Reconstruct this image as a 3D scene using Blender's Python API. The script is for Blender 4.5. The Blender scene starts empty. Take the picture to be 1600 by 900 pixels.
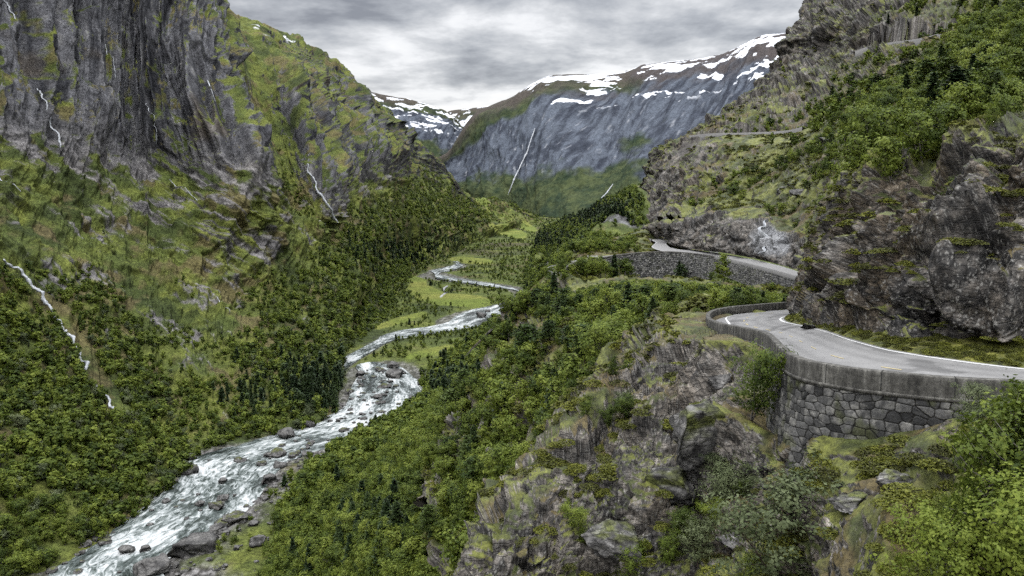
import bpy, math, random
import numpy as np
from math import radians, sin, cos, pi, exp, log

# ------------------------------------------------------------------ camera, sky, sun, exposure
SC = bpy.context.scene
F = 1256.0
TH = math.atan(170.0 / F)                      # the camera looks 7.7 degrees down
cam = bpy.data.cameras.new("camera")
cam.lens = F / 1600 * 36.0
cam.clip_start = 0.5
cam.clip_end = 60000
CAM = bpy.data.objects.new("camera", cam)
SC.collection.objects.link(CAM)
CAM.location = (0, 0, 0)
CAM.rotation_euler = (pi / 2 - TH, 0, 0)
SC.camera = CAM

SUN_EL, SUN_AZ = radians(53), radians(-138)     # azimuth from +Y (the view) towards +X
world = bpy.data.worlds.new("World")
SC.world = world
world.use_nodes = True
nt = world.node_tree
nt.nodes.clear()
def N(t, typ, **kw):
    n = t.nodes.new(typ)
    for k, v in kw.items():
        setattr(n, k, v)
    return n
wo = N(nt, 'ShaderNodeOutputWorld')
sky = N(nt, 'ShaderNodeTexSky', sky_type='NISHITA')
sky.sun_disc = False
sky.sun_elevation = SUN_EL; sky.dust_density = 3
sky.sun_rotation = SUN_AZ
bg1 = N(nt, 'ShaderNodeBackground')
bg1.inputs[1].default_value = 0.10
nt.links.new(sky.outputs[0], bg1.inputs[0])
# the overcast: a cloud deck at a fixed height, seen as direction / elevation
tc = N(nt, 'ShaderNodeTexCoord')
sep = N(nt, 'ShaderNodeSeparateXYZ'); nt.links.new(tc.outputs['Generated'], sep.inputs[0])
def MA(t, op, a, b=None, c=None, clamp=False):
    n = N(t, 'ShaderNodeMath', operation=op); n.use_clamp = clamp
    for i, x in enumerate((a, b, c)):
        if x is None: continue
        if isinstance(x, (int, float)): n.inputs[i].default_value = x
        else: t.links.new(x, n.inputs[i])
    return n.outputs[0]
zz = MA(nt, 'MAXIMUM', sep.outputs[2], 0.0)
den = MA(nt, 'ADD', zz, 0.17)
cx = MA(nt, 'DIVIDE', sep.outputs[0], den); cy = MA(nt, 'DIVIDE', sep.outputs[1], den)
cmb = N(nt, 'ShaderNodeCombineXYZ'); nt.links.new(cx, cmb.inputs[0]); nt.links.new(cy, cmb.inputs[1])
def NOI(t, vec, scale, detail=5, rough=.55, dist=0.0, dim='3D'):
    n = N(t, 'ShaderNodeTexNoise'); n.noise_dimensions = dim
    n.inputs['Scale'].default_value = scale; n.inputs['Detail'].default_value = detail
    n.inputs['Roughness'].default_value = rough; n.inputs['Distortion'].default_value = dist
    if vec is not None: t.links.new(vec, n.inputs['Vector'])
    return n.outputs[0]
def MAPR(t, x, a, b, c, d, smooth=True):
    n = N(t, 'ShaderNodeMapRange'); n.interpolation_type = 'SMOOTHSTEP' if smooth else 'LINEAR'
    t.links.new(x, n.inputs[0])
    for i, v in enumerate((a, b, c, d)): n.inputs[1 + i].default_value = v
    return n.outputs[0]
def RAMP(t, fac, stops):
    n = N(t, 'ShaderNodeValToRGB'); t.links.new(fac, n.inputs[0])
    e = n.color_ramp.elements
    while len(e) > 1: e.remove(e[-1])
    e[0].position = stops[0][0]; e[0].color = (*stops[0][1], 1)
    for p, c in stops[1:]:
        k = e.new(p); k.color = (*c, 1)
    return n.outputs[0]
n1 = NOI(nt, cmb.outputs[0], 1.7, 9, .60, .15)
n2 = NOI(nt, cmb.outputs[0], .62, 3, .5)
nn = MA(nt, 'ADD', MA(nt, 'MULTIPLY', n1, .72), MA(nt, 'MULTIPLY', n2, .30))
# brighter towards the horizon where the deck is seen from its thin edge
lift = MAPR(nt, zz, 0.04, 0.26, 0.085, -0.05)
nn = MA(nt, 'ADD', nn, lift)
CLOUD = RAMP(nt, nn, [(.39, (.050, .051, .056)), (.46, (.088, .090, .095)), (.52, (.128, .129, .132)), (.575, (.176, .176, .178)), (.65, (.202, .200, .197))])
bg2 = N(nt, 'ShaderNodeBackground'); nt.links.new(MAPR(nt, zz, .33, .75, 1.0, 6.2), bg2.inputs[1])   # an overcast sky is brightest overhead
nt.links.new(CLOUD, bg2.inputs[0])
mx = N(nt, 'ShaderNodeMixShader'); mx.inputs[0].default_value = .96
nt.links.new(bg1.outputs[0], mx.inputs[1]); nt.links.new(bg2.outputs[0], mx.inputs[2])
nt.links.new(mx.outputs[0], wo.inputs[0])

sun = bpy.data.lights.new("sun", 'SUN')
sun.energy = 1.5; sun.angle = radians(11); sun.color = (1, .93, .82)
SUN = bpy.data.objects.new("sun", sun); SC.collection.objects.link(SUN)
from mathutils import Vector
SUN.rotation_euler = Vector((cos(SUN_EL) * sin(SUN_AZ), cos(SUN_EL) * cos(SUN_AZ), sin(SUN_EL))).to_track_quat('Z', 'Y').to_euler()
SC.view_settings.view_transform = 'Standard'; SC.view_settings.look = 'None'
SC.view_settings.exposure = 2.35; SC.view_settings.gamma = 1
SC.view_settings.use_curve_mapping = False
SC.cycles.max_bounces = 4; SC.cycles.diffuse_bounces = 3; SC.cycles.glossy_bounces = 2
SC.cycles.transmission_bounces = 2; SC.cycles.volume_bounces = 0; SC.cycles.transparent_max_bounces = 4
SC.cycles.use_denoising = False
SC.render.use_persistent_data = False

# ------------------------------------------------------------------ numpy helpers
rng = np.random.default_rng(7)
U = np.uint32
def _mix(h):
    h = (h ^ (h >> U(15))) * U(2246822519)
    return h ^ (h >> U(13))
def hsh(ix, iy, iz, s):
    h = ix.astype(np.int64).astype(U) * U(374761393) + iy.astype(np.int64).astype(U) * U(668265263) + iz.astype(np.int64).astype(U) * U(1274126177) + U((s * 974711 + 12345) & 0xffffffff)
    return _mix(_mix(h))
def h01(ix, iy, iz, s): return (hsh(ix, iy, iz, s) >> U(8)).astype(np.float32) * np.float32(1 / 16777216.)
def noise(p, s=0):                                   # value noise, -1..1
    f = np.floor(p); t = (p - f).astype(np.float32)
    t = t * t * t * (t * (t * 6 - 15) + 10)
    i = f.astype(np.int64)
    hx = [i[..., 0].astype(U) * U(374761393), (i[..., 0] + 1).astype(U) * U(374761393)]
    hy = [i[..., 1].astype(U) * U(668265263), (i[..., 1] + 1).astype(U) * U(668265263)]
    hz = [i[..., 2].astype(U) * U(1274126177) + U((s * 974711 + 12345) & 0xffffffff), (i[..., 2] + 1).astype(U) * U(1274126177) + U((s * 974711 + 12345) & 0xffffffff)]
    def v(a, b, c): return (_mix(_mix(hx[a] + hy[b] + hz[c])) >> U(8)).astype(np.float32)
    x, y, z = t[..., 0], t[..., 1], t[..., 2]
    def lx(b, c):
        a = v(0, b, c); return a + (v(1, b, c) - a) * x
    a = lx(0, 0); a = a + (lx(1, 0) - a) * y
    b = lx(0, 1); b = b + (lx(1, 1) - b) * y
    return (a + (b - a) * z) * np.float32(2 / 16777216.) - 1
def fbm(p, o=4, s=0, g=.5, l=2.03):
    a = 1; r = 0; n = 0; p = np.asarray(p, np.float32)
    for k in range(o):
        r = r + a * noise(p, s + k * 17); n += a; a *= g; p = p * l + 3.7
    return r / n
def ridged(p, o=4, s=0, g=.5):
    a = 1; r = 0; n = 0
    for k in range(o):
        r = r + a * (1 - 2 * np.abs(noise(p, s + k * 13))); n += a; a *= g; p = p * 2.07 + 1.3
    return r / n
def facets(p, s=0, tilt=1.0, groove=.25, k=13.0):    # blocky rock: every cell is a tilted plane with its own height, edges a little worn
    f = np.floor(p); i = f.astype(np.int64); t = (p - f).astype(np.float32)
    W = np.zeros(p.shape[:-1], np.float32); A_ = W.copy(); d1 = W + 9; d2 = W + 9
    for dx in (-1, 0, 1):
        for dy in (-1, 0, 1):
            for dz in (-1, 0, 1):
                h = hsh(i[..., 0] + dx, i[..., 1] + dy, i[..., 2] + dz, s)
                g = _mix(h + U(77)); e = _mix(g + U(99))
                m10 = U(1023); q = np.float32(1 / 1023.)
                vx = t[..., 0] - dx - (h & m10) * q; vy = t[..., 1] - dy - ((h >> U(10)) & m10) * q; vz = t[..., 2] - dz - ((h >> U(20)) & m10) * q
                d = np.sqrt(vx * vx + vy * vy + vz * vz)
                w = vx * ((g & m10) * q - np.float32(.5)) + vy * (((g >> U(10)) & m10) * q - np.float32(.5)) + vz * (((g >> U(20)) & m10) * q - np.float32(.5))
                w = w * np.float32(2 * tilt) + ((e & m10) * q - np.float32(.5))
                x = np.exp(-k * 1.6 * d); W += x; A_ += w * x
                m = d < d1; d2 = np.where(m, d1, np.minimum(d2, d)); d1 = np.where(m, d, d1)
    return A_ / W - np.float32(groove) * np.clip(1 - (d2 - d1) / .10, 0, 1)
def sm(a, b, x):
    t = np.clip((x - a) / (b - a), 0, 1); return t * t * (3 - 2 * t)
def mixc(a, b, t):
    a = np.asarray(a, float); b = np.asarray(b, float)
    return a + (b - a) * t[..., None]
ST, CT = sin(TH), cos(TH)
def PX(px, py, D):                                   # a picture point and its forward distance in metres -> the place in the world
    px = np.asarray(px, float); py = np.asarray(py, float); D = np.asarray(D, float)
    v = (450 - py) / F; u = (px - 800) / F
    dy = CT + v * ST; dz = -ST + v * CT
    return np.stack([u / dy * D, D + 0 * u, dz / dy * D], -1)
def TOPX(p):                                         # world -> picture point
    y, z = p[..., 1], p[..., 2]
    w = y * CT - z * ST
    up = y * ST + z * CT
    return 800 + F * p[..., 0] / w, 450 - F * up / w
FD = [0, 200, 300, 600, 1000, 1500, 3000, 5000, 12000]; FZ = [-146, -149, -151, -158, -168, -180, -200, -218, -250]
def zfloor(D): return np.interp(D, FD, FZ)
def floorD(px, py):
    lo, hi = 120.0, 9000.0
    for _ in range(40):
        m = (lo + hi) / 2
        if PX(px, py, m)[2] > zfloor(m): lo = m
        else: hi = m
    return (lo + hi) / 2
def ctrl(rows, nch=0):                               # [[(px,py,D,ch...)...]...] -> array; D None = on the valley floor
    A = np.zeros((len(rows), len(rows[0]), 3 + nch))
    for a, r in enumerate(rows):
        assert len(r) == len(rows[0]), (a, len(r))
        for b, q in enumerate(r):
            q = list(q) + [0.0] * (3 + nch - len(q))
            if q[2] is None: q[2] = floorD(q[0], q[1]) * 1.0
            A[a, b] = q[:3 + nch]
    A[..., 2] = np.log(A[..., 2])
    return A
def axis_params(L, n):                               # spread n samples over the cells by their length
    L = np.maximum(L, L.max() * .08)
    c = np.concatenate([[0], np.cumsum(L)])
    return np.interp(np.linspace(0, c[-1], n), c, np.arange(len(c)))
def crom(A, t, ax):
    A = np.moveaxis(A, ax, 0); n = A.shape[0]
    i = np.clip(np.floor(t).astype(int), 0, n - 2); f = (t - i).reshape((-1,) + (1,) * (A.ndim - 1))
    p0, p1, p2, p3 = A[np.maximum(i - 1, 0)], A[i], A[i + 1], A[np.minimum(i + 2, n - 1)]
    k = .42
    m1 = (p2 - p0) * k; m2 = (p3 - p1) * k
    r = (2 * f**3 - 3 * f**2 + 1) * p1 + (f**3 - 2 * f**2 + f) * m1 + (-2 * f**3 + 3 * f**2) * p2 + (f**3 - f**2) * m2
    return np.moveaxis(r, 0, ax)
def loft(A, nr, nc):
    L = np.hypot(np.diff(A[..., 0], axis=0), np.diff(A[..., 1], axis=0)).mean(1)
    M = np.hypot(np.diff(A[..., 0], axis=1), np.diff(A[..., 1], axis=1)).mean(0)
    tr = axis_params(L, nr); tcx = axis_params(M, nc)
    G = crom(crom(A, tr, 0), tcx, 1)
    P = PX(G[..., 0], G[..., 1], np.exp(G[..., 2]))
    return P, G, tr, tcx
def normals(P):
    du = np.gradient(P, axis=1); dv = np.gradient(P, axis=0)
    n = np.cross(du, dv); n /= np.linalg.norm(n, axis=-1, keepdims=True) + 1e-9
    return n
def outward(P, n):                                   # normals that look at the eye side
    mz = n[..., 2].mean(); s = np.sign(mz) if abs(mz) > .12 else (np.sign(-(P * n).sum(-1).mean()) or 1)
    return n * s
def smoothN(n, k):
    for _ in range(k):
        m = n.copy()
        m[1:] += n[:-1]; m[:-1] += n[1:]; m[:, 1:] += n[:, :-1]; m[:, :-1] += n[:, 1:]
        n = m
    return n / (np.linalg.norm(n, axis=-1, keepdims=True) + 1e-9)
def mk_obj(name, verts, faces_flat, nper, mats, cols=None, smooth=True, parent=None, extra=None, link=True):
    me = bpy.data.meshes.new(name)
    V = np.asarray(verts, np.float32).reshape(-1, 3); me.vertices.add(len(V)); me.vertices.foreach_set('co', V.ravel())
    fl = np.asarray(faces_flat, np.int32).ravel()
    npf = np.full(len(fl) // nper, nper, np.int32) if isinstance(nper, int) else np.asarray(nper, np.int32)
    me.loops.add(len(fl)); me.loops.foreach_set('vertex_index', fl)
    me.polygons.add(len(npf)); me.polygons.foreach_set('loop_start', np.concatenate([[0], np.cumsum(npf)[:-1]]).astype(np.int32))
    me.polygons.foreach_set('loop_total', npf)
    if smooth: me.polygons.foreach_set('use_smooth', np.ones(len(npf), bool))
    me.update(calc_edges=True)
    if cols is not None:
        a = me.attributes.new('col', 'FLOAT_COLOR', 'POINT')
        c = np.ones((len(V), 4), np.float32); c[:, :cols.reshape(len(V), -1).shape[1]] = cols.reshape(len(V), -1)
        a.data.foreach_set('color', c.ravel())
    for k, v in (extra or {}).items():
        a = me.attributes.new(k, 'FLOAT', 'POINT'); a.data.foreach_set('value', np.asarray(v, np.float32).ravel())
    for m in (mats if isinstance(mats, (list, tuple)) else [mats]): me.materials.append(m)
    o = bpy.data.objects.new(name, me)
    if link: SC.collection.objects.link(o)
    if parent: o.parent = parent
    return o
def gridfaces(nr, nc, flip=False):
    i = np.arange(nr * nc).reshape(nr, nc)
    q = np.stack([i[:-1, :-1], i[:-1, 1:], i[1:, 1:], i[1:, :-1]], -1).reshape(-1, 4)
    return q[:, ::-1] if flip else q
def tag(o, label=None, cat=None, group=None, kind=None):
    if label: o['label'] = label
    if cat: o['category'] = cat
    if group: o['group'] = group
    if kind: o['kind'] = kind
    return o
def empty(name, loc=(0, 0, 0), rz=0):
    o = bpy.data.objects.new(name, None); SC.collection.objects.link(o)
    o.location = loc; o.rotation_euler = (0, 0, rz); o.empty_display_size = .2
    return o

# ------------------------------------------------------------------ materials
def new_mat(name):
    m = bpy.data.materials.new(name); m.use_nodes = True; m.node_tree.nodes.clear()
    return m, m.node_tree
def ground_mat(name, fine, bump, rough=.92, spec=.25, var=.5, wet=0.0, crack=0.0):
    m, t = new_mat(name)
    out = N(t, 'ShaderNodeOutputMaterial'); b = N(t, 'ShaderNodeBsdfPrincipled')
    at = N(t, 'ShaderNodeAttribute', attribute_name='col')
    geo = N(t, 'ShaderNodeNewGeometry')
    nz = NOI(t, geo.outputs['Position'], fine, 8, .75)
    nz2 = NOI(t, geo.outputs['Position'], fine * .2, 5, .65)
    f = MA(t, 'ADD', MAPR(t, nz, .36, .64, 1 - var, 1 + var, False), MAPR(t, nz2, .36, .64, -var * .4, var * .4, False))
    hh = NOI(t, geo.outputs['Position'], fine * .6, 9, .72)
    if crack > 0:                                    # fractures in the rock
        mp = N(t, 'ShaderNodeMapping'); mp.inputs['Rotation'].default_value = (.3, .7, .4); mp.inputs['Scale'].default_value = (.7, 1.1, 2.8); t.links.new(geo.outputs['Position'], mp.inputs[0])
        ds = N(t, 'ShaderNodeVectorMath', operation='ADD'); t.links.new(mp.outputs[0], ds.inputs[0])
        nc_ = N(t, 'ShaderNodeTexNoise'); nc_.inputs['Scale'].default_value = fine * .4; nc_.inputs['Detail'].default_value = 4; t.links.new(mp.outputs[0], nc_.inputs['Vector'])
        sc_ = N(t, 'ShaderNodeVectorMath', operation='SCALE'); sc_.inputs['Scale'].default_value = 4.5 / fine; t.links.new(nc_.outputs['Color'], sc_.inputs[0]); t.links.new(sc_.outputs[0], ds.inputs[1])
        vo = N(t, 'ShaderNodeTexVoronoi', feature='DISTANCE_TO_EDGE'); vo.inputs['Scale'].default_value = fine * .32; t.links.new(ds.outputs[0], vo.inputs['Vector'])
        ck = MA(t, 'ADD', MAPR(t, vo.outputs[0], 0, .09, -crack, 0.0), 1.0)
        rk = at.outputs['Alpha']; ck = MA(t, 'SUBTRACT', 1.0, MA(t, 'MULTIPLY', MA(t, 'SUBTRACT', 1.0, ck), rk))
        f = MA(t, 'MULTIPLY', f, ck); hh = MA(t, 'ADD', hh, MA(t, 'MULTIPLY', ck, .7))
    mul = N(t, 'ShaderNodeVectorMath', operation='SCALE')
    t.links.new(at.outputs['Color'], mul.inputs[0]); t.links.new(f, mul.inputs['Scale'])
    t.links.new(mul.outputs[0], b.inputs['Base Color'])
    b.inputs['Roughness'].default_value = rough
    b.inputs['Specular IOR Level'].default_value = spec
    if wet > 0:
        t.links.new(MAPR(t, nz2, .4, .62, rough, rough - wet), b.inputs['Roughness'])
    bp = N(t, 'ShaderNodeBump'); bp.inputs['Strength'].default_value = 1.0; bp.inputs['Distance'].default_value = bump
    t.links.new(hh, bp.inputs['Height']); t.links.new(bp.outputs[0], b.inputs['Normal'])
    t.links.new(b.outputs[0], out.inputs[0])
    return m
def leaf_mat(name, c1, c2, c3, trans=.42):
    m, t = new_mat(name)
    out = N(t, 'ShaderNodeOutputMaterial')
    at = N(t, 'ShaderNodeAttribute', attribute_name='shade')
    oi = N(t, 'ShaderNodeObjectInfo')
    k = MA(t, 'ADD', MA(t, 'MULTIPLY', at.outputs['Fac'], .48), MA(t, 'MULTIPLY', oi.outputs['Random'], .52))
    col = RAMP(t, k, [(0.2, c1), (.5, c2), (.82, c3)])
    d = N(t, 'ShaderNodeBsdfPrincipled'); d.inputs['Roughness'].default_value = .55; d.inputs['Specular IOR Level'].default_value = .25
    tr = N(t, 'ShaderNodeBsdfTranslucent')
    t.links.new(col, d.inputs['Base Color']); t.links.new(col, tr.inputs[0])
    mxs = N(t, 'ShaderNodeMixShader'); mxs.inputs[0].default_value = trans
    t.links.new(d.outputs[0], mxs.inputs[1]); t.links.new(tr.outputs[0], mxs.inputs[2]); t.links.new(mxs.outputs[0], out.inputs[0])
    return m
def plain_mat(name, c, rough=.85, noise_sc=8, var=.3, bump=0.01, spec=.3):
    m, t = new_mat(name)
    out = N(t, 'ShaderNodeOutputMaterial'); b = N(t, 'ShaderNodeBsdfPrincipled')
    tcn = N(t, 'ShaderNodeTexCoord')
    nz = NOI(t, tcn.outputs['Object'], noise_sc, 6, .65)
    col = RAMP(t, nz, [(.25, tuple(x * (1 - var) for x in c)), (.75, tuple(x * (1 + var) for x in c))])
    t.links.new(col, b.inputs['Base Color']); b.inputs['Roughness'].default_value = rough; b.inputs['Specular IOR Level'].default_value = spec
    bp = N(t, 'ShaderNodeBump'); bp.inputs['Distance'].default_value = bump; t.links.new(nz, bp.inputs['Height']); t.links.new(bp.outputs[0], b.inputs['Normal'])
    t.links.new(b.outputs[0], out.inputs[0])
    return m

# ------------------------------------------------------------------ terrain
QUAL = 1.0
PATCH = {}
M_NEAR = ground_mat("rock and moss near", 3.0, .10, .8, .4, .55, .25, .5)
M_MID = ground_mat("rock and grass mid", .5, 1.3, .92, .2, .6)
M_FAR = ground_mat("rock and grass far", .05, 4.0, .95, .1, .3)
G_DARK, G_MID, G_LIME, G_BRN = (.045, .060, .018), (.085, .108, .028), (.15, .168, .036), (.13, .105, .05)
R_DARK, R_MID, R_PALE = (.033, .031, .028), (.095, .095, .10), (.26, .255, .25)

def veg_color(p, sc, s=0, lime=0.0, brown=0.0):
    a = fbm(p * sc, 4, 11 + s) * .5 + .5; b = fbm(p * sc * 3.1, 3, 23 + s) * .5 + .5
    c = mixc(G_DARK, G_MID, sm(.25, .55, a))
    c = mixc(c, G_LIME, sm(.5 - lime, .85 - lime, .6 * a + .4 * b))
    return mixc(c, G_BRN, sm(.62 - brown, .8 - brown, fbm(p * sc * 1.7, 4, 51 + s) * .5 + .5) * .8)

CARVES = []
def carve(P):                                        # cut the ground down to the level of the roads that cross it
    for C, half, out in CARVES:
        x0, y0 = C[:, 0].min() - half - out, C[:, 1].min() - half - out; x1, y1 = C[:, 0].max() + half + out, C[:, 1].max() + half + out
        m = (P[..., 0] > x0) & (P[..., 0] < x1) & (P[..., 1] > y0) & (P[..., 1] < y1)
        Q = P[m]
        if not len(Q): continue
        best = np.full(len(Q), 1e9); zb = np.zeros(len(Q))
        for c in C:
            d = np.hypot(Q[:, 0] - c[0], Q[:, 1] - c[1]); k = d < best; best = np.where(k, d, best); zb = np.where(k, c[2], zb)
        lim = zb - .25 + np.maximum(best - half - out * .6, 0) * .5 - .35 * sm(half * .8, half * .6, best)
        Q[:, 2] = np.where(best < half + out, np.minimum(Q[:, 2], lim), Q[:, 2]); P[m] = Q
    return P
NC_V = None
def build_patch(name, A, nr, nc, disp, color, mat, kind='structure', flip=None, label=None, back=None, nsm=6, cut=False):
    nr, nc = int(nr * QUAL), int(nc * QUAL)
    P, G, tr, tcx = loft(A, nr, nc)
    n = outward(P, smoothN(normals(P), nsm))
    tt, uu = np.meshgrid(tr, tcx, indexing='ij')
    P2 = disp(P, n, G, tt, uu)
    if cut: P2 = carve(P2)
    n2 = normals(P2); sg = np.sign((n2 * n).sum(-1).mean()) or 1; n2 = n2 * sg
    global NC_V
    NC_V = None
    col = np.clip(color(P2, n2, G, tt, uu, P), 0, 1)
    if NC_V is not None: col = np.concatenate([col, (1 - NC_V)[..., None]], -1)
    flipf = (np.cross(P[0, 1] - P[0, 0], P[1, 0] - P[0, 0]) * n[0, 0]).sum() < 0
    o = mk_obj(name, P2, gridfaces(nr, nc, flipf), 4, mat, np.clip(col, 0, 1))
    tag(o, kind=kind)
    if label: o['label'] = label
    PATCH[name] = dict(P=P2, n=n2, nb=n, G=G, t=tt, u=uu, obj=o)
    return o

# ---- the valley floor and the river in it
RIV = [  # left bank, right bank (picture points on the floor)
    ((20, 990), (330, 990)), ((95, 890), (245, 893)), ((185, 828), (335, 832)), ((262, 768), (385, 792)), ((300, 722), (428, 735)),
    ((395, 692), (470, 712)), ((478, 668), (545, 690)), ((540, 640), (612, 668)), ((556, 606), (668, 634)), ((566, 585), (655, 603)), ((560, 573), (640, 588)), ((585, 566), (625, 574))]
RIV2 = [((505, 588), (520, 592)), ((530, 566), (550, 569)), ((560, 548), (578, 551)), ((590, 532), (606, 535)), ((600, 525), (632, 529)), ((630, 517), (668, 523)), ((668, 512), (706, 517)),
        ((700, 505), (722, 514)), ((716, 494), (752, 508)), ((745, 484), (782, 498)), ((775, 478), (798, 486)), ((800, 470), (812, 474)), ((812, 458), (822, 461)), ((800, 450), (806, 454)), ((770, 444), (774, 449)), ((735, 439), (735, 443.5)),
        ((700, 433), (700, 438.5)), ((682, 428), (680, 434)), ((674, 424), (688, 426)), ((688, 420), (700, 424)), ((712, 414), (722, 416)), ((708, 408), (716, 409))]
def bank_pts(R):
    L = np.array([[a[0], a[1], log(floorD(*a)), b[0], b[1], log(floorD(*b))] for a, b in R])
    t = axis_params(np.hypot(*(np.diff(L[:, :2], axis=0).T)), len(R) * 14)
    S = crom(L, t, 0)
    return PX(S[:, 0], S[:, 1], np.exp(S[:, 2])), PX(S[:, 3], S[:, 4], np.exp(S[:, 5]))
BANKS = [bank_pts(RIV), bank_pts(RIV2)]
def river_dist(x, y):                                # signed distance to the nearest bank: negative in the water
    best = np.full(x.shape, 1e9)
    for L, R in BANKS:
        C = (L + R) / 2; W = np.hypot(*(L - R)[:, :2].T) / 2
        for k in range(0, len(C), 2):
            best = np.minimum(best, np.hypot(x - C[k, 0], y - C[k, 1]) - W[k] * .96)
    return best
def grid_floor():
    nr, nc = int(560 * QUAL), int(620 * QUAL)
    D = np.exp(np.linspace(log(190), log(9000), nr)); u = np.linspace(-.85, .75, nc)
    DD, UU = np.meshgrid(D, u, indexing='ij'); X = UU * DD
    d = river_dist(X, DD)
    p = np.stack([X, DD, 0 * X], -1)
    z = zfloor(DD) + np.clip(d * .09, -1.2, 2.2) + fbm(p * .012, 4, 3) * 2.5 * sm(5, 60, d) + ridged(p * .16, 3, 5) * .9 * sm(-3, 4, d) * sm(60, 15, d) * sm(700, 350, DD)
    P = np.stack([X, DD, z], -1)
    c = veg_color(P, .02, 5, lime=.05)
    brown = sm(.0, .3, fbm(p * .006, 3, 77)) * sm(1500, 2200, DD) * .7
    c = mixc(c, (.075, .06, .038), brown)
    px, py = TOPX(P)
    def field(cx, cy, rx, ry, rot=0.0):
        a = (px - cx) * cos(rot) + (py - cy) * sin(rot); b = -(px - cx) * sin(rot) + (py - cy) * cos(rot)
        e = np.abs(a / rx) ** 3 + np.abs(b / ry) ** 3 + noise(p * .03, 9) * .35
        return sm(1.25, .9, e)
    mow = veg_color(P, .05, 8, lime=.4) * 0 + mixc((.13, .165, .03), (.19, .20, .045), sm(-.4, .5, fbm(p * .012, 3, 31)))
    for q in [(722, 470, 42, 9.5, .08), (668, 459, 30, 12, .35), (650, 437, 18, 8, .5), (628, 500, 42, 5, -.28), (672, 550, 38, 5.5, -.22), (745, 408, 24, 4.5, .05), (790, 362, 34, 7, .2), (825, 356, 14, 5, .3), (722, 405, 20, 4, 0), (858, 353, 10, 4, -.2), (800, 477, 22, 3, .2)]:
        c = mixc(c, mow, field(*q))
    gravel = sm(20, 4, d + fbm(p * .1, 3, 6) * 12 + 12 * sm(420, 480, DD)) * sm(1000, 500, DD)
    g = mixc((.06, .056, .05), (.24, .23, .22), sm(-.3, .5, fbm(p * .8, 3, 61)))
    c = mixc(c, g, np.maximum(gravel, sm(2.5, .5, d) * .8))
    P[..., 2] -= 0
    o = mk_obj("valley_ground", P, gridfaces(nr, nc), 4, M_MID, c); tag(o, kind='structure')
    PATCH['valley_ground'] = dict(P=P, n=normals(P), nb=normals(P), G=np.stack([px, py, np.log(DD)], -1), t=DD, u=UU, obj=o, d=d)
    global FIELD
    FIELD = field
grid_floor()
# water
def water_mat():
    m, t = new_mat("white water")
    out = N(t, 'ShaderNodeOutputMaterial'); b = N(t, 'ShaderNodeBsdfPrincipled')
    ax = N(t, 'ShaderNodeAttribute', attribute_name='fx'); ay = N(t, 'ShaderNodeAttribute', attribute_name='fy')
    c = N(t, 'ShaderNodeCombineXYZ')
    t.links.new(MA(t, 'MULTIPLY', ax.outputs['Fac'], .4), c.inputs[0]); t.links.new(ay.outputs['Fac'], c.inputs[1])
    n = NOI(t, c.outputs[0], .30, 7, .64, 1.3)
    n2 = NOI(t, c.outputs[0], .05, 3, .5, .6)
    w = MA(t, 'ADD', MA(t, 'MULTIPLY', n, .62), MA(t, 'MULTIPLY', n2, .38))
    af = N(t, 'ShaderNodeAttribute', attribute_name='foam')
    w = MA(t, 'ADD', w, af.outputs['Fac'])
    col = RAMP(t, w, [(.40, (.04, .052, .046)), (.50, (.12, .145, .135)), (.55, (.30, .33, .32)), (.62, (.60, .62, .61)), (.8, (.76, .77, .76))])
    t.links.new(col, b.inputs['Base Color'])
    t.links.new(MAPR(t, w, .45, .6, .22, .75), b.inputs['Roughness'])
    bp = N(t, 'ShaderNodeBump'); bp.inputs['Distance'].default_value = .5; bp.inputs['Strength'].default_value = .8
    t.links.new(n, bp.inputs['Height']); t.links.new(bp.outputs[0], b.inputs['Normal'])
    t.links.new(b.outputs[0], out.inputs[0])
    return m
M_WATER = water_mat()
def ribbon_water(name, L, R, nw, rise, foamf):
    k = len(L); s = np.linspace(-.06, 1.06, nw)
    P = L[:, None] * (1 - s[None, :, None]) + R[:, None] * s[None, :, None]
    # finer along the flow
    t = np.linspace(0, k - 1, k * 4); P = crom(P, t, 0)
    C = P[:, nw // 2]; al = np.concatenate([[0], np.cumsum(np.hypot(*np.diff(C[:, :2], axis=0).T))])
    W = np.hypot(*(P[:, -1] - P[:, 0])[:, :2].T)
    fx = np.repeat(al[:, None], nw, 1); fy = (np.linspace(-.5, .5, nw)[None] * W[:, None])
    z = zfloor(P[..., 1]) + rise
    q = np.stack([fx * .12, fy * .35, 0 * fx], -1)
    z = z + (ridged(q, 3, 91) * .35 + fbm(q * .3, 2, 92) * .3) * foamf
    P[..., 2] = z
    foam = fbm(q * .25, 2, 95) * .10 + foamf * .02
    o = mk_obj(name, P, gridfaces(P.shape[0], nw, True), 4, M_WATER, extra=dict(fx=fx, fy=fy, foam=foam))
    return tag(o, kind='structure')
ribbon_water("river", BANKS[0][0], BANKS[0][1], 60, .45, 1.0)
ribbon_water("river_upper", BANKS[1][0], BANKS[1][1], 24, .6, .5).name = "river"

def ground_track(pts, w, name="path"):
    C = resample_([floor_xyz(*q) for q in pts], 40); tg = np.gradient(C, axis=0); tg[:, 2] = 0; tg /= np.linalg.norm(tg, axis=1, keepdims=True); sd = np.stack([-tg[:, 1], tg[:, 0], 0 * tg[:, 0]], 1)
    o = mk_obj(name, np.stack([C - sd * w / 2, C + sd * w / 2], 1) + np.array([0, 0, 2.6]), gridfaces(40, 2), 4, M_MID, np.full((80, 3), .33)); tag(o, kind='structure')
def floor_xyz(px, py): return PX(px, py, floorD(px, py))
def resample_(pts, n): return crom(np.array(pts), axis_params(np.linalg.norm(np.diff(np.array(pts), axis=0), axis=1), n), 0)
ground_track([(699, 449), (693, 454), (697, 459), (691, 464), (686, 472), (684, 480)], 4.0)

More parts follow.
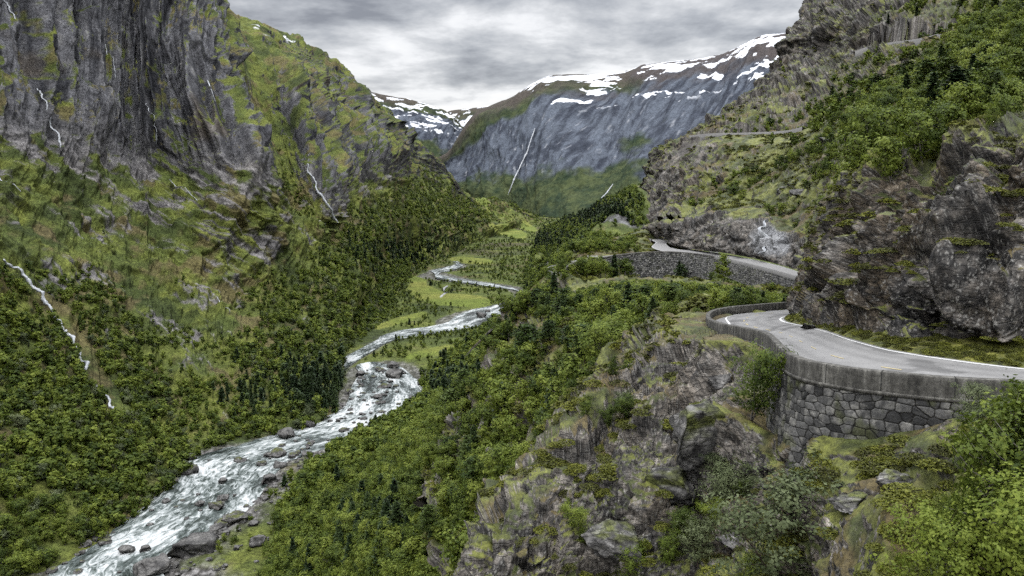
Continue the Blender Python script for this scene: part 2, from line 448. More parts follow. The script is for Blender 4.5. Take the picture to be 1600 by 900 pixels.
# ---- the left side of the valley: rows from crest to river, channels rock, forest
K = dict
LEFT = [
 [(-300,-350,560,.8,0),(-290,-80,500,.9,0),(-280,170,430,.9,0),(-270,330,380,.45,.3),(-260,480,330,.3,.7),(-230,700,290,.1,1),(-120,980,None,.1,1)],
 [(-20,-320,820,.9,0),(-10,-40,740,1,0),(0,205,650,.9,0),(0,300,580,.5,.15),(0,410,500,.4,.5),(10,620,400,.1,1),(95,885,None,.1,.9)],
 [(90,-300,930,.8,0),(90,0,840,1,0),(110,235,740,1,0),(110,330,660,.6,.1),(120,440,570,.4,.5),(140,610,460,.15,1),(186,828,None,.1,.9)],
 [(200,-200,1000,.8,0),(210,50,900,1,0),(225,255,810,.95,0),(225,350,720,.65,.05),(225,450,640,.45,.35),(240,590,530,.25,.7),(264,768,None,.1,.9)],
 [(285,-70,1040,.6,0),(325,110,900,1,0),(388,268,800,1,.05),(360,355,750,.65,.15),(340,450,700,.5,.3),(330,560,590,.45,.45),(325,705,None,.3,.5)],
 [(325,15,1230,.25,0),(398,150,1105,.25,.1),(440,290,985,.25,.4),(450,380,870,.5,.3),(435,460,770,.35,.6),(430,560,620,.2,.9),(450,678,None,.1,1)],
 [(400,47,1400,.4,0),(465,180,1150,.95,.05),(512,320,1000,.8,.1),(510,372,960,.4,.4),(515,430,880,.1,.9),(520,520,740,.1,1),(525,648,None,.1,1)],
 [(460,72,1650,.45,0),(495,170,1500,.95,.05),(540,285,1350,.8,.1),(555,340,1200,.15,.7),(575,410,1060,.1,1),(545,490,900,0,1),(503,592,None,0,.8)],
 [(510,103,1800,.45,0),(535,190,1680,1,.05),(580,280,1550,.75,.15),(600,340,1450,.2,.8),(600,390,1350,0,1),(605,435,1250,0,1),(600,505,None,0,.8)],
 [(560,148,2100,.35,0),(582,212,2000,.9,.05),(615,280,1900,.6,.3),(640,330,1800,.1,.9),(640,375,1750,0,1),(640,405,1700,0,1),(632,445,None,0,.7)],
 [(620,207,2500,.5,.1),(640,240,2400,.6,.2),(660,290,2300,.2,.6),(690,330,2220,0,1),(698,355,2180,0,1),(705,375,2150,.0,.8),(708,396,None,0,.5)],
 [(690,277,3000,.2,.3),(700,292,2950,.3,.4),(715,315,2880,0,.9),(730,335,2820,0,1),(745,350,2760,0,1),(755,360,2700,0,.7),(768,371,None,0,.4)],
 [(740,316,3500,0,.4),(746,323,3450,0,.5),(757,330,3400,0,.6),(768,337,3350,0,.5),(780,343,3300,0,.4),(790,350,3250,0,.4),(802,358,None,0,.3)],
 [(775,320,4000,0,.6),(782,326,3950,0,.3),(792,332,3900,0,.3),(802,338,3850,0,.3),(812,343,3800,0,.4),(822,349,3750,0,.3),(835,354,None,0,.3)],
 [(815,334,4300,0,.9),(819,338,4250,0,.9),(824,341,4200,0,.6),(830,345,4180,0,.4),(838,347,4150,0,.3),(846,350,4100,0,.3),(852,352,None,0,.3)],
 [(838,348,4700,0,.8),(841,349,4680,0,.9),(844,349.6,4660,0,.6),(848,350,4640,0,.4),(852,350.6,4620,0,.3),(856,351,4600,0,.3),(860,351.6,None,0,.3)],
]
A = ctrl(LEFT, 2).transpose(1, 0, 2)
back = A[:1].copy(); P0 = PX(back[..., 0], back[..., 1], np.exp(back[..., 2]))
def add_back(A, dx, dyf, dz):                        # a row behind the crest, going away and down
    b = A[0]; p = PX(b[:, 0], b[:, 1], np.exp(b[:, 2]))
    p = p * (1 + dyf) + np.array([dx, 0, dz])
    x, y = TOPX(p); r = b.copy(); r[:, 0] = x; r[:, 1] = y; r[:, 2] = np.log(p[:, 1])
    return np.concatenate([r[None], A], 0)
A = add_back(A, -260, .05, -15)
def disp_left(P, n, G, t, u):
    s = np.exp(G[..., 2]) / 900
    uv = np.stack([u * 3.0, t * .5, 0 * u], -1)
    rib = ridged(np.stack([u * 1.5, t * .55, 0 * u], -1), 4, 31)          # ribs and gullies down the fall line
    rib2 = ridged(np.stack([u * 7 + fbm(P * .01, 2, 8) * .6, t * 1.3, 0 * u], -1), 4, 32)
    slab = facets(np.stack([u * 6 + t * 2.2, t * 7 - u * 1.2, P[..., 2] * .004], -1), 41, 1.0, .2)
    r = G[..., 3]; hi = sm(0, .6, r)
    edge = sm(0, .8, t - 0) * sm(7.0, 6.4, t)
    dia = ridged(np.stack([(u * .75 - t) * 4.2 + 30, (u + .75 * t) * .7, 0 * u], -1), 4, 48)           # slabs that dip towards the river
    low = sm(2.6, 3.3, t)
    rib0 = ridged(np.stack([u * 1.9 + t * .25, t * .3 + u * .1, 0 * u], -1), 2, 30)
    cliff = sm(.5, .85, r) * (1 - low)
    d = (rib * 11 + rib0 * 24 * cliff + rib2 * (3.5 + 8 * cliff) * (.3 + hi) + slab * 2.4 * hi * (.5 + r) + dia * 9 * low * sm(.15, .5, r)) * np.clip(s, .35, 3)
    d += ridged(P * .05, 4, 37, .5) * 1.2 * np.clip(s, .4, 2) + facets(P * np.array([.05, .05, .018]), 44, 1, .2, 20) * 4.0 * hi
    return P + n * (d * edge)[..., None]
def col_left(P, n, G, t, u, Pb):
    r = np.clip(G[..., 3], 0, 1)
    s = np.stack([u * 26 + t * 1.0 + fbm(P * .02, 3, 3) * 1.5, t * 2.6, 0 * u], -1)
    st = fbm(s, 4, 13, .6) * .5 + .5
    st2 = fbm(np.stack([u * 9, t * 1.2, 0 * u], -1), 3, 14) * .5 + .5
    rock = mixc((.035, .036, .041), (.14, .14, .148), sm(.3, .62, st * .7 + st2 * .3))
    rock = mixc(rock, (.27, .265, .26), sm(.56, .80, st * .75 + fbm(P * .12, 3, 4) * .25 + .08))
    rock = mixc(rock, (.15, .115, .07), sm(.55, .75, fbm(P * .02, 3, 71) * .5 + .5) * .4)
    low = sm(2.6, 3.3, t)
    dq = np.stack([(u * .75 - t) * 9 + fbm(P * .01, 3, 5), (u + .75 * t) * 1.3, 0 * u], -1)
    ds = ridged(dq, 5, 52, .6)
    rock = mixc(rock, mixc((.07, .066, .064), (.27, .255, .245), sm(.2, .75, fbm(dq * np.array([3, 1.5, 1]), 4, 53) * .5 + .5)), low * .85)
    veg = veg_color(P * np.array([1, .7, 1]), .03, 2, lime=.12, brown=.10)
    up = n[..., 2]
    v = (.66 - r) * 1.1 + (up - .42) * 1.5 + fbm(np.stack([u * 12 + t, t * 5, 0 * u], -1), 5, 15, .6) * .85 + fbm(P * .035, 3, 19) * .35
    v = v * (1 - low) + low * ((.42 - r) * 1.2 - ds * 1.0 + .88 + fbm(P * .03, 4, 18) * .8)
    v = sm(-.08, .16, v)
    c = mixc(rock, veg, v)
    # small snow rests by the crest
    sn = sm(.50, .54, fbm(P * np.array([.01, .01, .04]), 3, 66)) * sm(1.35, 1.1, t) * sm(1.0, 1.04, t) * sm(4, 5, u) * sm(8, 7, u)
    c = mixc(c, (.75, .77, .8), sn)
    bare = sm(.0, .5, G[..., 4] - .3)
    px, py = G[..., 0], G[..., 1]
    mow = mixc((.12, .155, .03), (.19, .20, .045), sm(-.4, .5, fbm(P * .01, 3, 31)))
    for q in [(752, 320, 10, 4, .5), (790, 362, 34, 6.5, .2), (826, 356, 13, 4.5, .3), (775, 338, 26, 4, .35), (640, 470, 26, 6, .3)]:
        c = mixc(c, mow, FIELD_AT(px, py, P, *q))
    return c
def FIELD_AT(px, py, P, cx, cy, rx, ry, rot=0.0):
    a = (px - cx) * cos(rot) + (py - cy) * sin(rot); b = -(px - cx) * sin(rot) + (py - cy) * cos(rot)
    return sm(1.25, .9, np.abs(a / rx) ** 3 + np.abs(b / ry) ** 3 + noise(P * .03, 9) * .35)
build_patch("mountain", A, 1000, 1150, disp_left, col_left, M_MID)
PATCH['left'] = PATCH.pop('mountain')

# ---- the right side of the valley below the road
FS = [
 [(380,1000,None,0,1),(500,1000,215,.1,1),(600,1020,165,.1,1),(700,1040,125,.2,1),(900,1100,80,.2,1)],
 [(425,880,None,0,.8),(520,870,235,.1,1),(610,850,190,.1,1),(690,830,160,.2,1),(860,800,125,.2,1)],
 [(445,790,None,0,.8),(560,780,290,.0,1),(640,750,240,.1,1),(710,720,200,.2,1),(850,690,160,.3,1)],
 [(520,708,None,0,.9),(600,700,370,0,1),(660,680,310,.1,1),(720,650,270,.2,1),(860,610,210,.3,1)],
 [(600,668,None,0,.9),(650,645,455,0,1),(700,620,400,.0,1),(745,598,345,.2,1),(870,560,270,.3,1)],
 [(668,634,None,0,.9),(700,606,560,0,1),(735,580,480,.0,1),(775,550,420,.2,1),(880,510,330,.3,1)],
 [(655,595,None,0,.9),(712,568,670,0,1),(750,540,590,.0,1),(792,510,520,.2,1),(890,470,420,.3,1)],
 [(708,555,None,0,.9),(738,535,800,0,.7),(775,508,720,.0,1),(812,485,640,.2,1),(900,440,520,.3,1)],
 [(765,512,None,0,.9),(790,497,950,0,.8),(815,478,860,0,1),(845,458,760,.2,1),(910,415,620,.3,1)],
 [(806,480,None,0,.9),(820,468,1130,0,.9),(842,450,1010,0,1),(870,428,900,.2,1),(930,395,750,.3,1)],
 [(818,455,None,0,.9),(838,437,1400,0,.8),(862,420,1260,0,1),(892,398,1100,.2,1),(965,345,950,.3,1)],
 [(820,428,None,0,.8),(846,411,1800,0,.8),(872,394,1600,0,1),(912,368,1400,.2,1),(1020,286,1180,.3,1)],
 [(830,395,None,0,.8),(850,380,2350,0,.8),(880,364,2100,0,1),(915,349,1900,.1,1),(962,316,1650,.3,1)],
 [(840,368,None,0,.8),(856,361,2950,0,1),(876,353,2750,0,1),(893,345,2600,0,1),(920,336,2400,.3,1)],
 [(852,357,None,0,.8),(858,355,3400,0,1),(864,352.5,3300,0,1),(872,350.5,3200,0,1),(882,347,3150,.3,1)],
]
A = ctrl(FS, 2).transpose(1, 0, 2)[::-1]
A = add_back(A, 120, .06, -60)
def disp_fs(P, n, G, t, u):
    edge = sm(0, .8, t) * sm(5.0, 4.5, t); s = np.exp(G[..., 2]) / 500
    return P + n * ((ridged(np.stack([u * 1.6, t * 1.2, 0 * u], -1), 3, 31) * 3.5 + fbm(P * .03, 4, 5) * 3) * np.clip(s, .3, 2.5) * edge)[..., None]
def col_fs(P, n, G, t, u, Pb):
    veg = veg_color(P, .025, 2, lime=.05, brown=0)
    rock = mixc(R_DARK, (.2, .2, .2), sm(.3, .7, fbm(P * .1, 4, 4) * .5 + .5))
    c = mixc(veg, rock, sm(.3, .45, fbm(P * .02, 4, 9) + .1 * G[..., 3]))
    mow = mixc((.12, .155, .03), (.17, .19, .04), sm(-.4, .5, fbm(P * .01, 3, 31)))
    for q in [(672, 550, 40, 6, -.22), (800, 477, 26, 3.5, .2), (752, 518, 30, 3.5, -.55)]:
        c = mixc(c, mow, FIELD_AT(G[..., 0], G[..., 1], P, *q))
    return c
build_patch("hillside", A, 320, 520, disp_fs, col_fs, M_MID)
PATCH['fs'] = PATCH.pop('hillside')

# ---- the far mountains
def disp_far(P, n, G, t, u):
    e = sm(0, .5, t - 1) * .7 + .3
    rib = ridged(np.stack([u * 2.2 + t * .8, t * .9, 0 * u], -1), 5, 61)
    rb2 = ridged(np.stack([u * 8 + t * 3, t * 2.5, 0 * u], -1), 4, 64)
    dg = ridged(np.stack([(u + t * .9) * 3.4, (u - t) * .8, 0 * u], -1), 5, 66, .55)
    return P + n * ((rib * 26 + dg * 13 + rb2 * 3 + fbm(P * .003, 6, 62) * 34) * e * sm(0, 1, t))[..., None]
def col_far(snowline, snowlow, seed, green=0.0):
    def f(P, n, G, t, u, Pb):
        s = np.stack([(u + .9 * t) * 9, (u - t) * 2.0, 0 * u], -1)
        st = fbm(s, 5, 13, .6) * .5 + .5
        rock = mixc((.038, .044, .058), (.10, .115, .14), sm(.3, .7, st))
        rock = mixc(rock, (.24, .25, .27), sm(.66, .85, fbm(np.stack([(u + t) * 13, (u - t) * 2.5, 0 * u], -1), 4, 17, .6) * .5 + .5) * sm(1.6, 2.6, t))
        veg = mixc((.022, .036, .02), (.07, .085, .036), sm(-.5, .5, fbm(P * .012, 5, 9, .7)))
        v = fbm(P * np.array([.0022, .0012, .003]), 5, 15, .6) * .9 + (t - 3.25) * .75 + green
        hi = sm(2.3, 1.5, t) * .85 * sm(7.0, 5.2, u)                                 # grassy shoulder below the snow fields
        c = mixc(rock, veg, sm(-.05, .22, np.maximum(v, hi + fbm(P * .003, 3, 29) * .5 - .45)))
        c = mixc(c, (.075, .062, .055), sm(1.85, 1.25, t + fbm(P * .006, 4, 28) * .5) * .85)
        z = P[..., 2] + fbm(P * .002, 3, 5) * 60
        sn = fbm(np.stack([u * 2.2 + t * 1.6, t * 8 + u * .5, 0 * u], -1), 5, seed, .5) * .5 + .5
        lev = sm(snowlow, snowline, z)
        return mixc(c, (.82, .84, .87), sm(.725 - .16 * lev, .735 - .16 * lev, sn) * sm(snowlow - 40, snowlow + 60, z))
    return f
RF = [
 [(640,262,7500),(660,275,7000),(680,290,6500),(700,305,6200),(720,330,6000)],
 [(700,238,6800),(715,252,6500),(735,275,6000),(755,300,5600),(780,340,5300)],
 [(740,180,6700),(755,210,6200),(775,250,5800),(795,300,5300),(820,350,5000)],
 [(795,155,6600),(800,190,6100),(815,240,5600),(830,300,5000),(850,356,4600)],
 [(855,122,6600),(855,165,6000),(865,230,5300),(880,300,4700),(890,360,4200)],
 [(960,117,6500),(950,160,5900),(950,230,5100),(950,300,4500),(950,370,3900)],
 [(1010,103,6400),(1000,155,5800),(990,230,4900),(985,300,4300),(985,375,3700)],
 [(1080,97,6200),(1065,150,5500),(1050,228,4600),(1040,300,4000),(1040,385,3400)],
 [(1130,86,6000),(1125,145,5200),(1110,225,4300),(1100,300,3700),(1100,400,3100)],
 [(1185,60,5700),(1180,128,4950),(1170,215,4100),(1160,305,3500),(1160,410,2950)],
 [(1250,52,5500),(1240,120,4800),(1230,210,3950),(1220,310,3350),(1220,420,2800)],
 [(1400,30,5300),(1380,110,4600),(1360,210,3800),(1350,310,3200),(1350,420,2700)]]
A = add_back(ctrl(RF).transpose(1, 0, 2), 60, .12, -20)
o = build_patch("mountain", A, 420, 620, disp_far, col_far(900, 520, 201), M_FAR); PATCH['rf'] = PATCH.pop('mountain')
LF = [
 [(480,120,8400),(485,150,8100),(490,190,7700),(500,240,7300),(510,300,7000)],
 [(560,140,8300),(566,165,8000),(575,200,7600),(590,250,7200),(600,300,6900)],
 [(600,149,8200),(612,175,7900),(625,205,7500),(645,250,7100),(655,300,6800)],
 [(650,159,8100),(660,182,7800),(672,210,7500),(690,250,7200),(700,300,7000)],
 [(690,172,8050),(697,192,7800),(705,215,7550),(716,250,7300),(725,300,7100)],
 [(712,188,8100),(717,205,7900),(723,225,7700),(735,255,7400),(745,300,7200)],
 [(745,225,8200),(748,235,8000),(752,245,7800),(760,265,7600),(770,300,7400)]]
A = add_back(ctrl(LF).transpose(1, 0, 2), -100, .1, -10)
o = build_patch("mountain", A, 160, 220, disp_far, col_far(620, 330, 230, -.1), M_FAR); PATCH['lf'] = PATCH.pop('mountain')
BF = [[(x, y, 11500), (x, y + 22, 11100), (x, y + 60, 10600), (x, y + 120, 10000)] for x, y in [(660, 186), (690, 180), (705, 174), (730, 171), (755, 168), (790, 164), (830, 168)]]
A = add_back(ctrl(BF).transpose(1, 0, 2), 0, .1, -10)
o = build_patch("mountain", A, 80, 120, disp_far, col_far(500, 250, 260, -.3), M_FAR); PATCH['bf'] = PATCH.pop('mountain')

# ------------------------------------------------------------------ near ground
def Z2P(px, py, z):                                  # a picture point at a given height
    v = (450 - py) / F
    return PX(px, py, z / ((-ST + v * CT) / (CT + v * ST)))
def resample(pts, n):
    pts = np.asarray(pts, float)
    return crom(pts, axis_params(np.linalg.norm(np.diff(pts, axis=0), axis=1), n), 0)
OUT = [(1760,604,-8.6),(1600,596,-8.75),(1477,590,-8.82),(1370,580,-8.88),(1317,573.5,-8.95),(1263,564,-9.05),(1238,556,-9.18),(1222,546,-9.4),(1211,536,-9.65),(1203,527,-10.0),(1194,520,-10.4),(1178,515,-10.95),(1157,511,-11.4),(1130,506,-12.05),(1112,501,-12.6),(1104,496,-12.95),(1103,491,-13.25),(1107,486.5,-13.5),(1118,482.5,-13.8),(1146,478,-14.25),(1200,473.5,-14.85),(1245,470,-15.3),(1290,466,-15.9)]
PT = [Z2P(*q) for q in OUT]                           # outer top edge of the parapet
INN = {0:(1760,594,-9.55),1:(1600,577,-9.65),2:(1530,569,-9.7),3:(1450,558,-9.8),4:(1385,547,-9.95),5:(1329,532,-10.1),7:(1293,519.6,-10.6),9:(1263,511.5,-11.2),11:(1240,506.6,-11.8),13:(1225,503.2,-12.4),16:(1219,498.8,-12.9),18:(1224,495.5,-13.25),19:(1232,493.5,-13.5),20:(1245,491,-13.8),21:(1262,488.5,-14.2),22:(1300,485,-14.7)}
ki = sorted(INN); IN3 = np.array([Z2P(*INN[k]) for k in ki])
tI = np.interp(np.arange(len(OUT)), ki, np.arange(len(ki)))
RIN = crom(IN3, tI, 0)
NR = 420
tt_ = axis_params(np.linalg.norm(np.diff(np.array(PT), axis=0), axis=1), NR)
TOP = crom(np.array(PT), tt_, 0); INR = crom(RIN, tt_, 0)
tan_ = np.gradient(TOP, axis=0); tan_[:, 2] = 0; tan_ /= np.linalg.norm(tan_, axis=1, keepdims=True)
side = np.stack([-tan_[:, 1], tan_[:, 0], 0 * tan_[:, 0]], 1)        # towards the road or away
sg = np.sign(((INR - TOP) * side).sum(1))[:, None]; side = side * sg  # towards the road
PH, PW = .92, .42
OB = TOP + side * PW; OB[:, 2] -= PH                                   # road edge at the parapet's foot
def sweep(base, side, prof, name, mat, parent=None, col=None, close=False):   # profile (s towards road, z) along the line
    n = len(base); k = len(prof)
    V = np.stack([base + side * s + np.array([0, 0, z]) for s, z in prof], 1)
    return mk_obj(name, V, gridfaces(n, k, False), 4, mat, col, smooth=False, parent=parent)
M_ASPH = plain_mat("asphalt", (.25, .245, .235), .8, .9, .10, .004)
M_WHITE = plain_mat("road paint white", (.72, .72, .70), .7, 3, .12, .001)
M_YEL = plain_mat("road paint yellow", (.50, .42, .22), .7, 3, .25, .001)
def conc_mat():
    m, t = new_mat("parapet concrete")
    out = N(t, 'ShaderNodeOutputMaterial'); b = N(t, 'ShaderNodeBsdfPrincipled')
    geo = N(t, 'ShaderNodeNewGeometry'); mp = N(t, 'ShaderNodeMapping'); t.links.new(geo.outputs['Position'], mp.inputs[0])
    mp.inputs['Scale'].default_value = (1.6, 1.6, .35)
    a = NOI(t, mp.outputs[0], 1.3, 7, .7); c = NOI(t, geo.outputs['Position'], 5.0, 6, .7)
    f = MA(t, 'ADD', MA(t, 'MULTIPLY', a, .65), MA(t, 'MULTIPLY', c, .35))
    col = RAMP(t, f, [(.36, (.025, .024, .021)), (.46, (.07, .067, .058)), (.54, (.125, .12, .105)), (.62, (.24, .232, .205)), (.72, (.36, .35, .32))])
    t.links.new(col, b.inputs['Base Color']); b.inputs['Roughness'].default_value = .9
    bp = N(t, 'ShaderNodeBump'); bp.inputs['Distance'].default_value = .03; t.links.new(c, bp.inputs['Height']); t.links.new(bp.outputs[0], b.inputs['Normal'])
    t.links.new(b.outputs[0], out.inputs[0]); return m
M_CONC = conc_mat()
M_STONE = ground_mat("wall stone", 6.0, .03, .85, .35, .38, .1)
# asphalt sheet
sv = np.linspace(-.02, 1.07, 30)
RS = OB[:, None] * (1 - sv[None, :, None]) + INR[:, None] * sv[None, :, None]
crown = .05 * (1 - (2 * sv - 1) ** 2)
RS[..., 2] += crown[None]
lane = np.exp(-((np.abs(np.abs(sv - .5) - .25) - .09) / .05) ** 2)[None] * np.ones((NR, 1))                  # tyre-polished tracks
rc_ = .245 * (1 - .20 * lane) * (1 + .16 * fbm(RS * .35, 3, 4)) * (1 - .35 * sm(.32, .36, fbm(RS * np.array([.5, .5, .5]), 2, 90))) * (1 + .25 * np.maximum(sm(.10, .02, sv), sm(.97, 1.03, sv))[None])
M_ROAD = ground_mat("asphalt worn", 9.0, .004, .8, .3, .16)
road = mk_obj("road", RS, gridfaces(NR, 30, True), 4, M_ROAD, rc_[..., None] * np.array([1, .985, .95])); tag(road, kind='structure')
def on_road(i0, i1, sf, w, name, mat, parent, lift=.02):            # painted line: index range, fraction across
    idx = np.arange(i0, i1); s = np.broadcast_to(sf, (NR,))[idx] if not np.isscalar(sf) else np.full(len(idx), sf)
    C = OB[idx] * (1 - s[:, None]) + INR[idx] * s[:, None]; C[:, 2] += .05 * (1 - (2 * s - 1) ** 2) + lift
    d = INR[idx] - OB[idx]; d /= np.linalg.norm(d, axis=1, keepdims=True)
    V = np.stack([C - d * w / 2, C + d * w / 2], 1)
    return mk_obj(name, V, gridfaces(len(idx), 2, True), 4, mat, parent=parent)
wid = np.linalg.norm(INR - OB, axis=1)
tfrac = tt_                                                            # in units of OUT index
offo = .45 + 1.5 * np.exp(-((tfrac - 16) / 2.6) ** 2)
so = offo / wid
def idx_of(t): return int(np.argmin(abs(tt_ - t)))
e = on_road(0, NR, 1.0 + 0 * so, .2, "edge_line", M_WHITE, road)
for a, b in [(0, 6.0), (6.08, 7.2), (7.3, 9.6), (9.7, 22)]:
    on_road(idx_of(a), idx_of(b), so, .2, "edge_line", M_WHITE, road)
al = np.concatenate([[0], np.cumsum(np.linalg.norm(np.diff((OB + INR) / 2, axis=0), axis=1))])
s0 = 1.0
while s0 < al[-1] - 3:
    i0, i1 = np.searchsorted(al, [s0, s0 + 1.5])
    if i1 - i0 > 2: on_road(i0, i1, .5, .14, "centre_dash", M_YEL, road)
    s0 += 4.0
# parapet
par = empty("stone_parapet_wall", tuple(OB[idx_of(8)]))
par["label"] = "weathered grey concrete and stone parapet curving round the outside of the bend in the nearest road"; par["category"] = "wall"
def inv(o):                                                            # child mesh given in world coordinates
    o.location = -par.location if o.parent is par else o.location; return o
L = TOP.copy(); L[:, 2] -= PH
wob = fbm(L * 1.2, 3, 5)[:, None] * .012
inv(sweep(L + side * wob, side, [(0, -.02), (0, .72), (-.0, PH - .03), (.03, PH), (PW - .03, PH), (PW, PH - .03), (PW, -.1)][::-1], "parapet", M_CONC, par))
inv(sweep(L, side, [(-.0, -.2), (-.09, -.19), (-.11, -.05), (-.08, -.02), (0, -.02)][::-1], "string_course", M_CONC, par))
aL = np.concatenate([[0], np.cumsum(np.linalg.norm(np.diff(L, axis=0), axis=1))])
s0 = 1.2                                                               # the thin upright joints between the concrete lengths
while s0 < aL[-1]:
    i = np.searchsorted(aL, s0)
    if i >= NR - 1: break
    c, sd, tg = L[i], side[i], tan_[i]
    V = [c - sd * .008 + tg * a + np.array([0, 0, z]) for a in (-.022, .022) for z in (0.0, PH + .006)] + [c + sd * (PW + .004) + tg * a + np.array([0, 0, PH + .006]) for a in (-.022, .022)]
    inv(mk_obj("joint", V, [[0, 2, 3, 1], [1, 3, 5, 4]], 4, plain_mat("joint dark", (.02, .02, .018)) if s0 == 1.2 else bpy.data.materials["joint dark"], smooth=False, parent=par)); s0 += random.Random(int(s0 * 10)).choice([2.3, 2.7, 3.1])
# masonry below the parapet
def masonry(name, line, side, depth, cw, ch, ns, nh, batter, amp, mat, parent=None, tone=1.0, jit=.75, s_=0, moss=.5, arr_loc=None):
    a = np.concatenate([[0], np.cumsum(np.linalg.norm(np.diff(line, axis=0), axis=1))])
    ss = np.linspace(0, a[-1], ns); B = np.stack([np.interp(ss, a, line[:, k]) for k in range(3)], 1); S = np.stack([np.interp(ss, a, side[:, k]) for k in range(3)], 1)
    hh = np.linspace(0, 1, nh)
    dep = np.broadcast_to(depth, (len(line),)); dp = np.interp(ss, a, dep)
    H = hh[None] * dp[:, None]; SS = np.repeat(ss[:, None], nh, 1)
    w = np.stack([SS * .35, H * .35, 0 * H], -1)
    X = (SS + fbm(w, 2, 71 + s_) * .35) / cw; Y = (H + fbm(w, 2, 72 + s_) * .25) / ch
    row = np.floor(Y); best = np.full(X.shape, 9.); sec = best.copy(); rid = np.zeros(X.shape)
    for dy in (-1, 0, 1):
        for dx in (-2, -1, 0, 1, 2):
            iy = np.floor(Y) + dy; ix = np.floor(X + (iy % 2) * .5) + dx
            z0 = np.zeros(X.shape)
            cxx = ix + .5 - (iy % 2) * .5 + (h01(ix, iy, z0, 5 + s_) - .5) * jit; cyy = iy + .5 + (h01(ix, iy, z0, 6 + s_) - .5) * jit * .45
            d = (np.abs(X - cxx) ** 2.6 * .85 + np.abs(Y - cyy) ** 2.6 * 1.25) ** (1 / 2.6)
            m = d < best; sec = np.where(m, best, np.minimum(sec, d)); rid = np.where(m, h01(ix, iy, z0, 9 + s_), rid); best = np.where(m, d, best)
    gap = sm(0.0, .13, sec - best)
    prof = amp * (gap * (1 - .5 * best ** 2) - 1) + amp * .5 * (rid - .5) * gap
    P = B[:, None] - S[:, None] * (prof + .02 + H * batter + fbm(np.stack([SS, H, 0 * H], -1) * 3, 4, 3) * amp * .35)[..., None]
    P[..., 2] -= H
    c = mixc(np.array((.035, .035, .034)) * tone, np.array((.16, .158, .15)) * tone, rid ** 1.1)
    c = mixc(c, np.array((.32, .31, .28)) * tone, sm(.5, .8, fbm(P * 2.6, 4, 33) * .5 + .5 + .12 * (rid - .5)) * .8)
    c = mixc(c, (.075, .085, .02), sm(.62, .75, fbm(P * .8, 3, 35) * .5 + .5 + .1 * moss) * moss)
    c = mixc((.018, .017, .014), c, gap)
    o = mk_obj(name, P, gridfaces(ns, nh, False), 4, mat, c, parent=parent)
    return o
i9 = idx_of(10.2)
stw = empty("retaining_wall", tuple(L[idx_of(5)]))
tag(stw, "tall masonry wall of rough grey stone blocks under the parapet of the nearest road", "wall")
o = masonry("masonry", L[:i9] - side[:i9] * .03 - np.array([0, 0, .16]), side[:i9], 6.5, .60, .42, int(1500 * QUAL), int(270 * QUAL), .10, .06, M_STONE, stw, .82, .95); o.location = -stw.location

CARVES.append(((OB + INR)[::6] / 2 + np.array([0, 0, 0.]), 4.6, 5.0))
# rocky patches -------------------------------------------------------------
def rock_disp(P, n, sc, s=0, tilt=1.1, lay=(1, 1, 1.7), small=True):
    # strata frame: slabs rise to the right
    a = radians(32); R = np.array([[cos(a), 0, sin(a)], [0, 1, 0], [-sin(a), 0, cos(a)]])
    q = (P @ R.T) * np.array(lay) / sc
    q = q + .35 * np.stack([fbm(q * .7, 2, s + 1), fbm(q * .7, 2, s + 2), fbm(q * .7, 2, s + 3)], -1)
    d = facets(q, s + 10, tilt, .15, 20) * .30 * sc
    d = d + facets(q * 2.7 + 5, s + 20, tilt, .2, 20) * .115 * sc
    if small: d = d + facets(q * 7.3 + 9, s + 30, tilt, .2) * .034 * sc + ridged(P * 2.4 / sc, 4, s + 40) * .03 * sc
    return d
def near_color(P, n, vegb, sc=1.0, s=0, dark=0.0, lime=.15, brown=.08, rust=0.0, gain=1.0):
    up = n[..., 2]
    k = fbm(P * .5 / sc, 5, 13 + s, .62) * .5 + .5
    k2 = fbm(P * 2.2 / sc, 4, 15 + s, .65) * .5 + .5
    rock = mixc(R_DARK, (.135, .120, .102), sm(.3 + dark, .66 + dark, .6 * k + .4 * k2))
    rock = mixc(rock, (.31, .285, .25), sm(.55 + dark, .8 + dark, .5 * k + .5 * k2) * .9)
    rock = mixc(rock, (.125, .092, .052), sm(.5 - rust * .2, .8 - rust * .2, fbm(P * np.array([.35, .35, .12]) / sc, 4, 21 + s) * .5 + .5) * (.35 + .5 * rust))
    fa = facets(P * np.array([.8, .8, 1.4]) / sc, 61 + s, 1.5, .9, 45); fb = facets(P * np.array([2.6, 2.6, 4.2]) / sc, 64 + s, 1.5, .9, 45)
    rock = rock * np.clip(1 + .75 * fa + .45 * fb, .25, 2.0)[..., None]
    rock = rock * gain
    rock = mixc(rock, (.34, .33, .30), sm(.62, .72, fbm(P * 9.0 / sc, 3, 27 + s) * .5 + .5) * .6)     # lichen
    veg = mixc((.045, .055, .012), (.14, .15, .030), sm(.35, .7, fbm(P * .6 / sc, 4, 31 + s) * .5 + .5))
    veg = mixc(veg, (.10, .075, .03), sm(.6 - brown, .75 - brown, fbm(P * .35 / sc, 4, 33 + s) * .5 + .5) * .9)
    v = vegb + (up - .55) * 1.8 + fbm(P * .3 / sc, 4, 35 + s) * .7 + fbm(P * 1.6 / sc, 3, 37 + s) * .35
    global NC_V
    NC_V = sm(-.06, .14, v)
    return mixc(rock, veg, sm(-.06, .14, v)), v

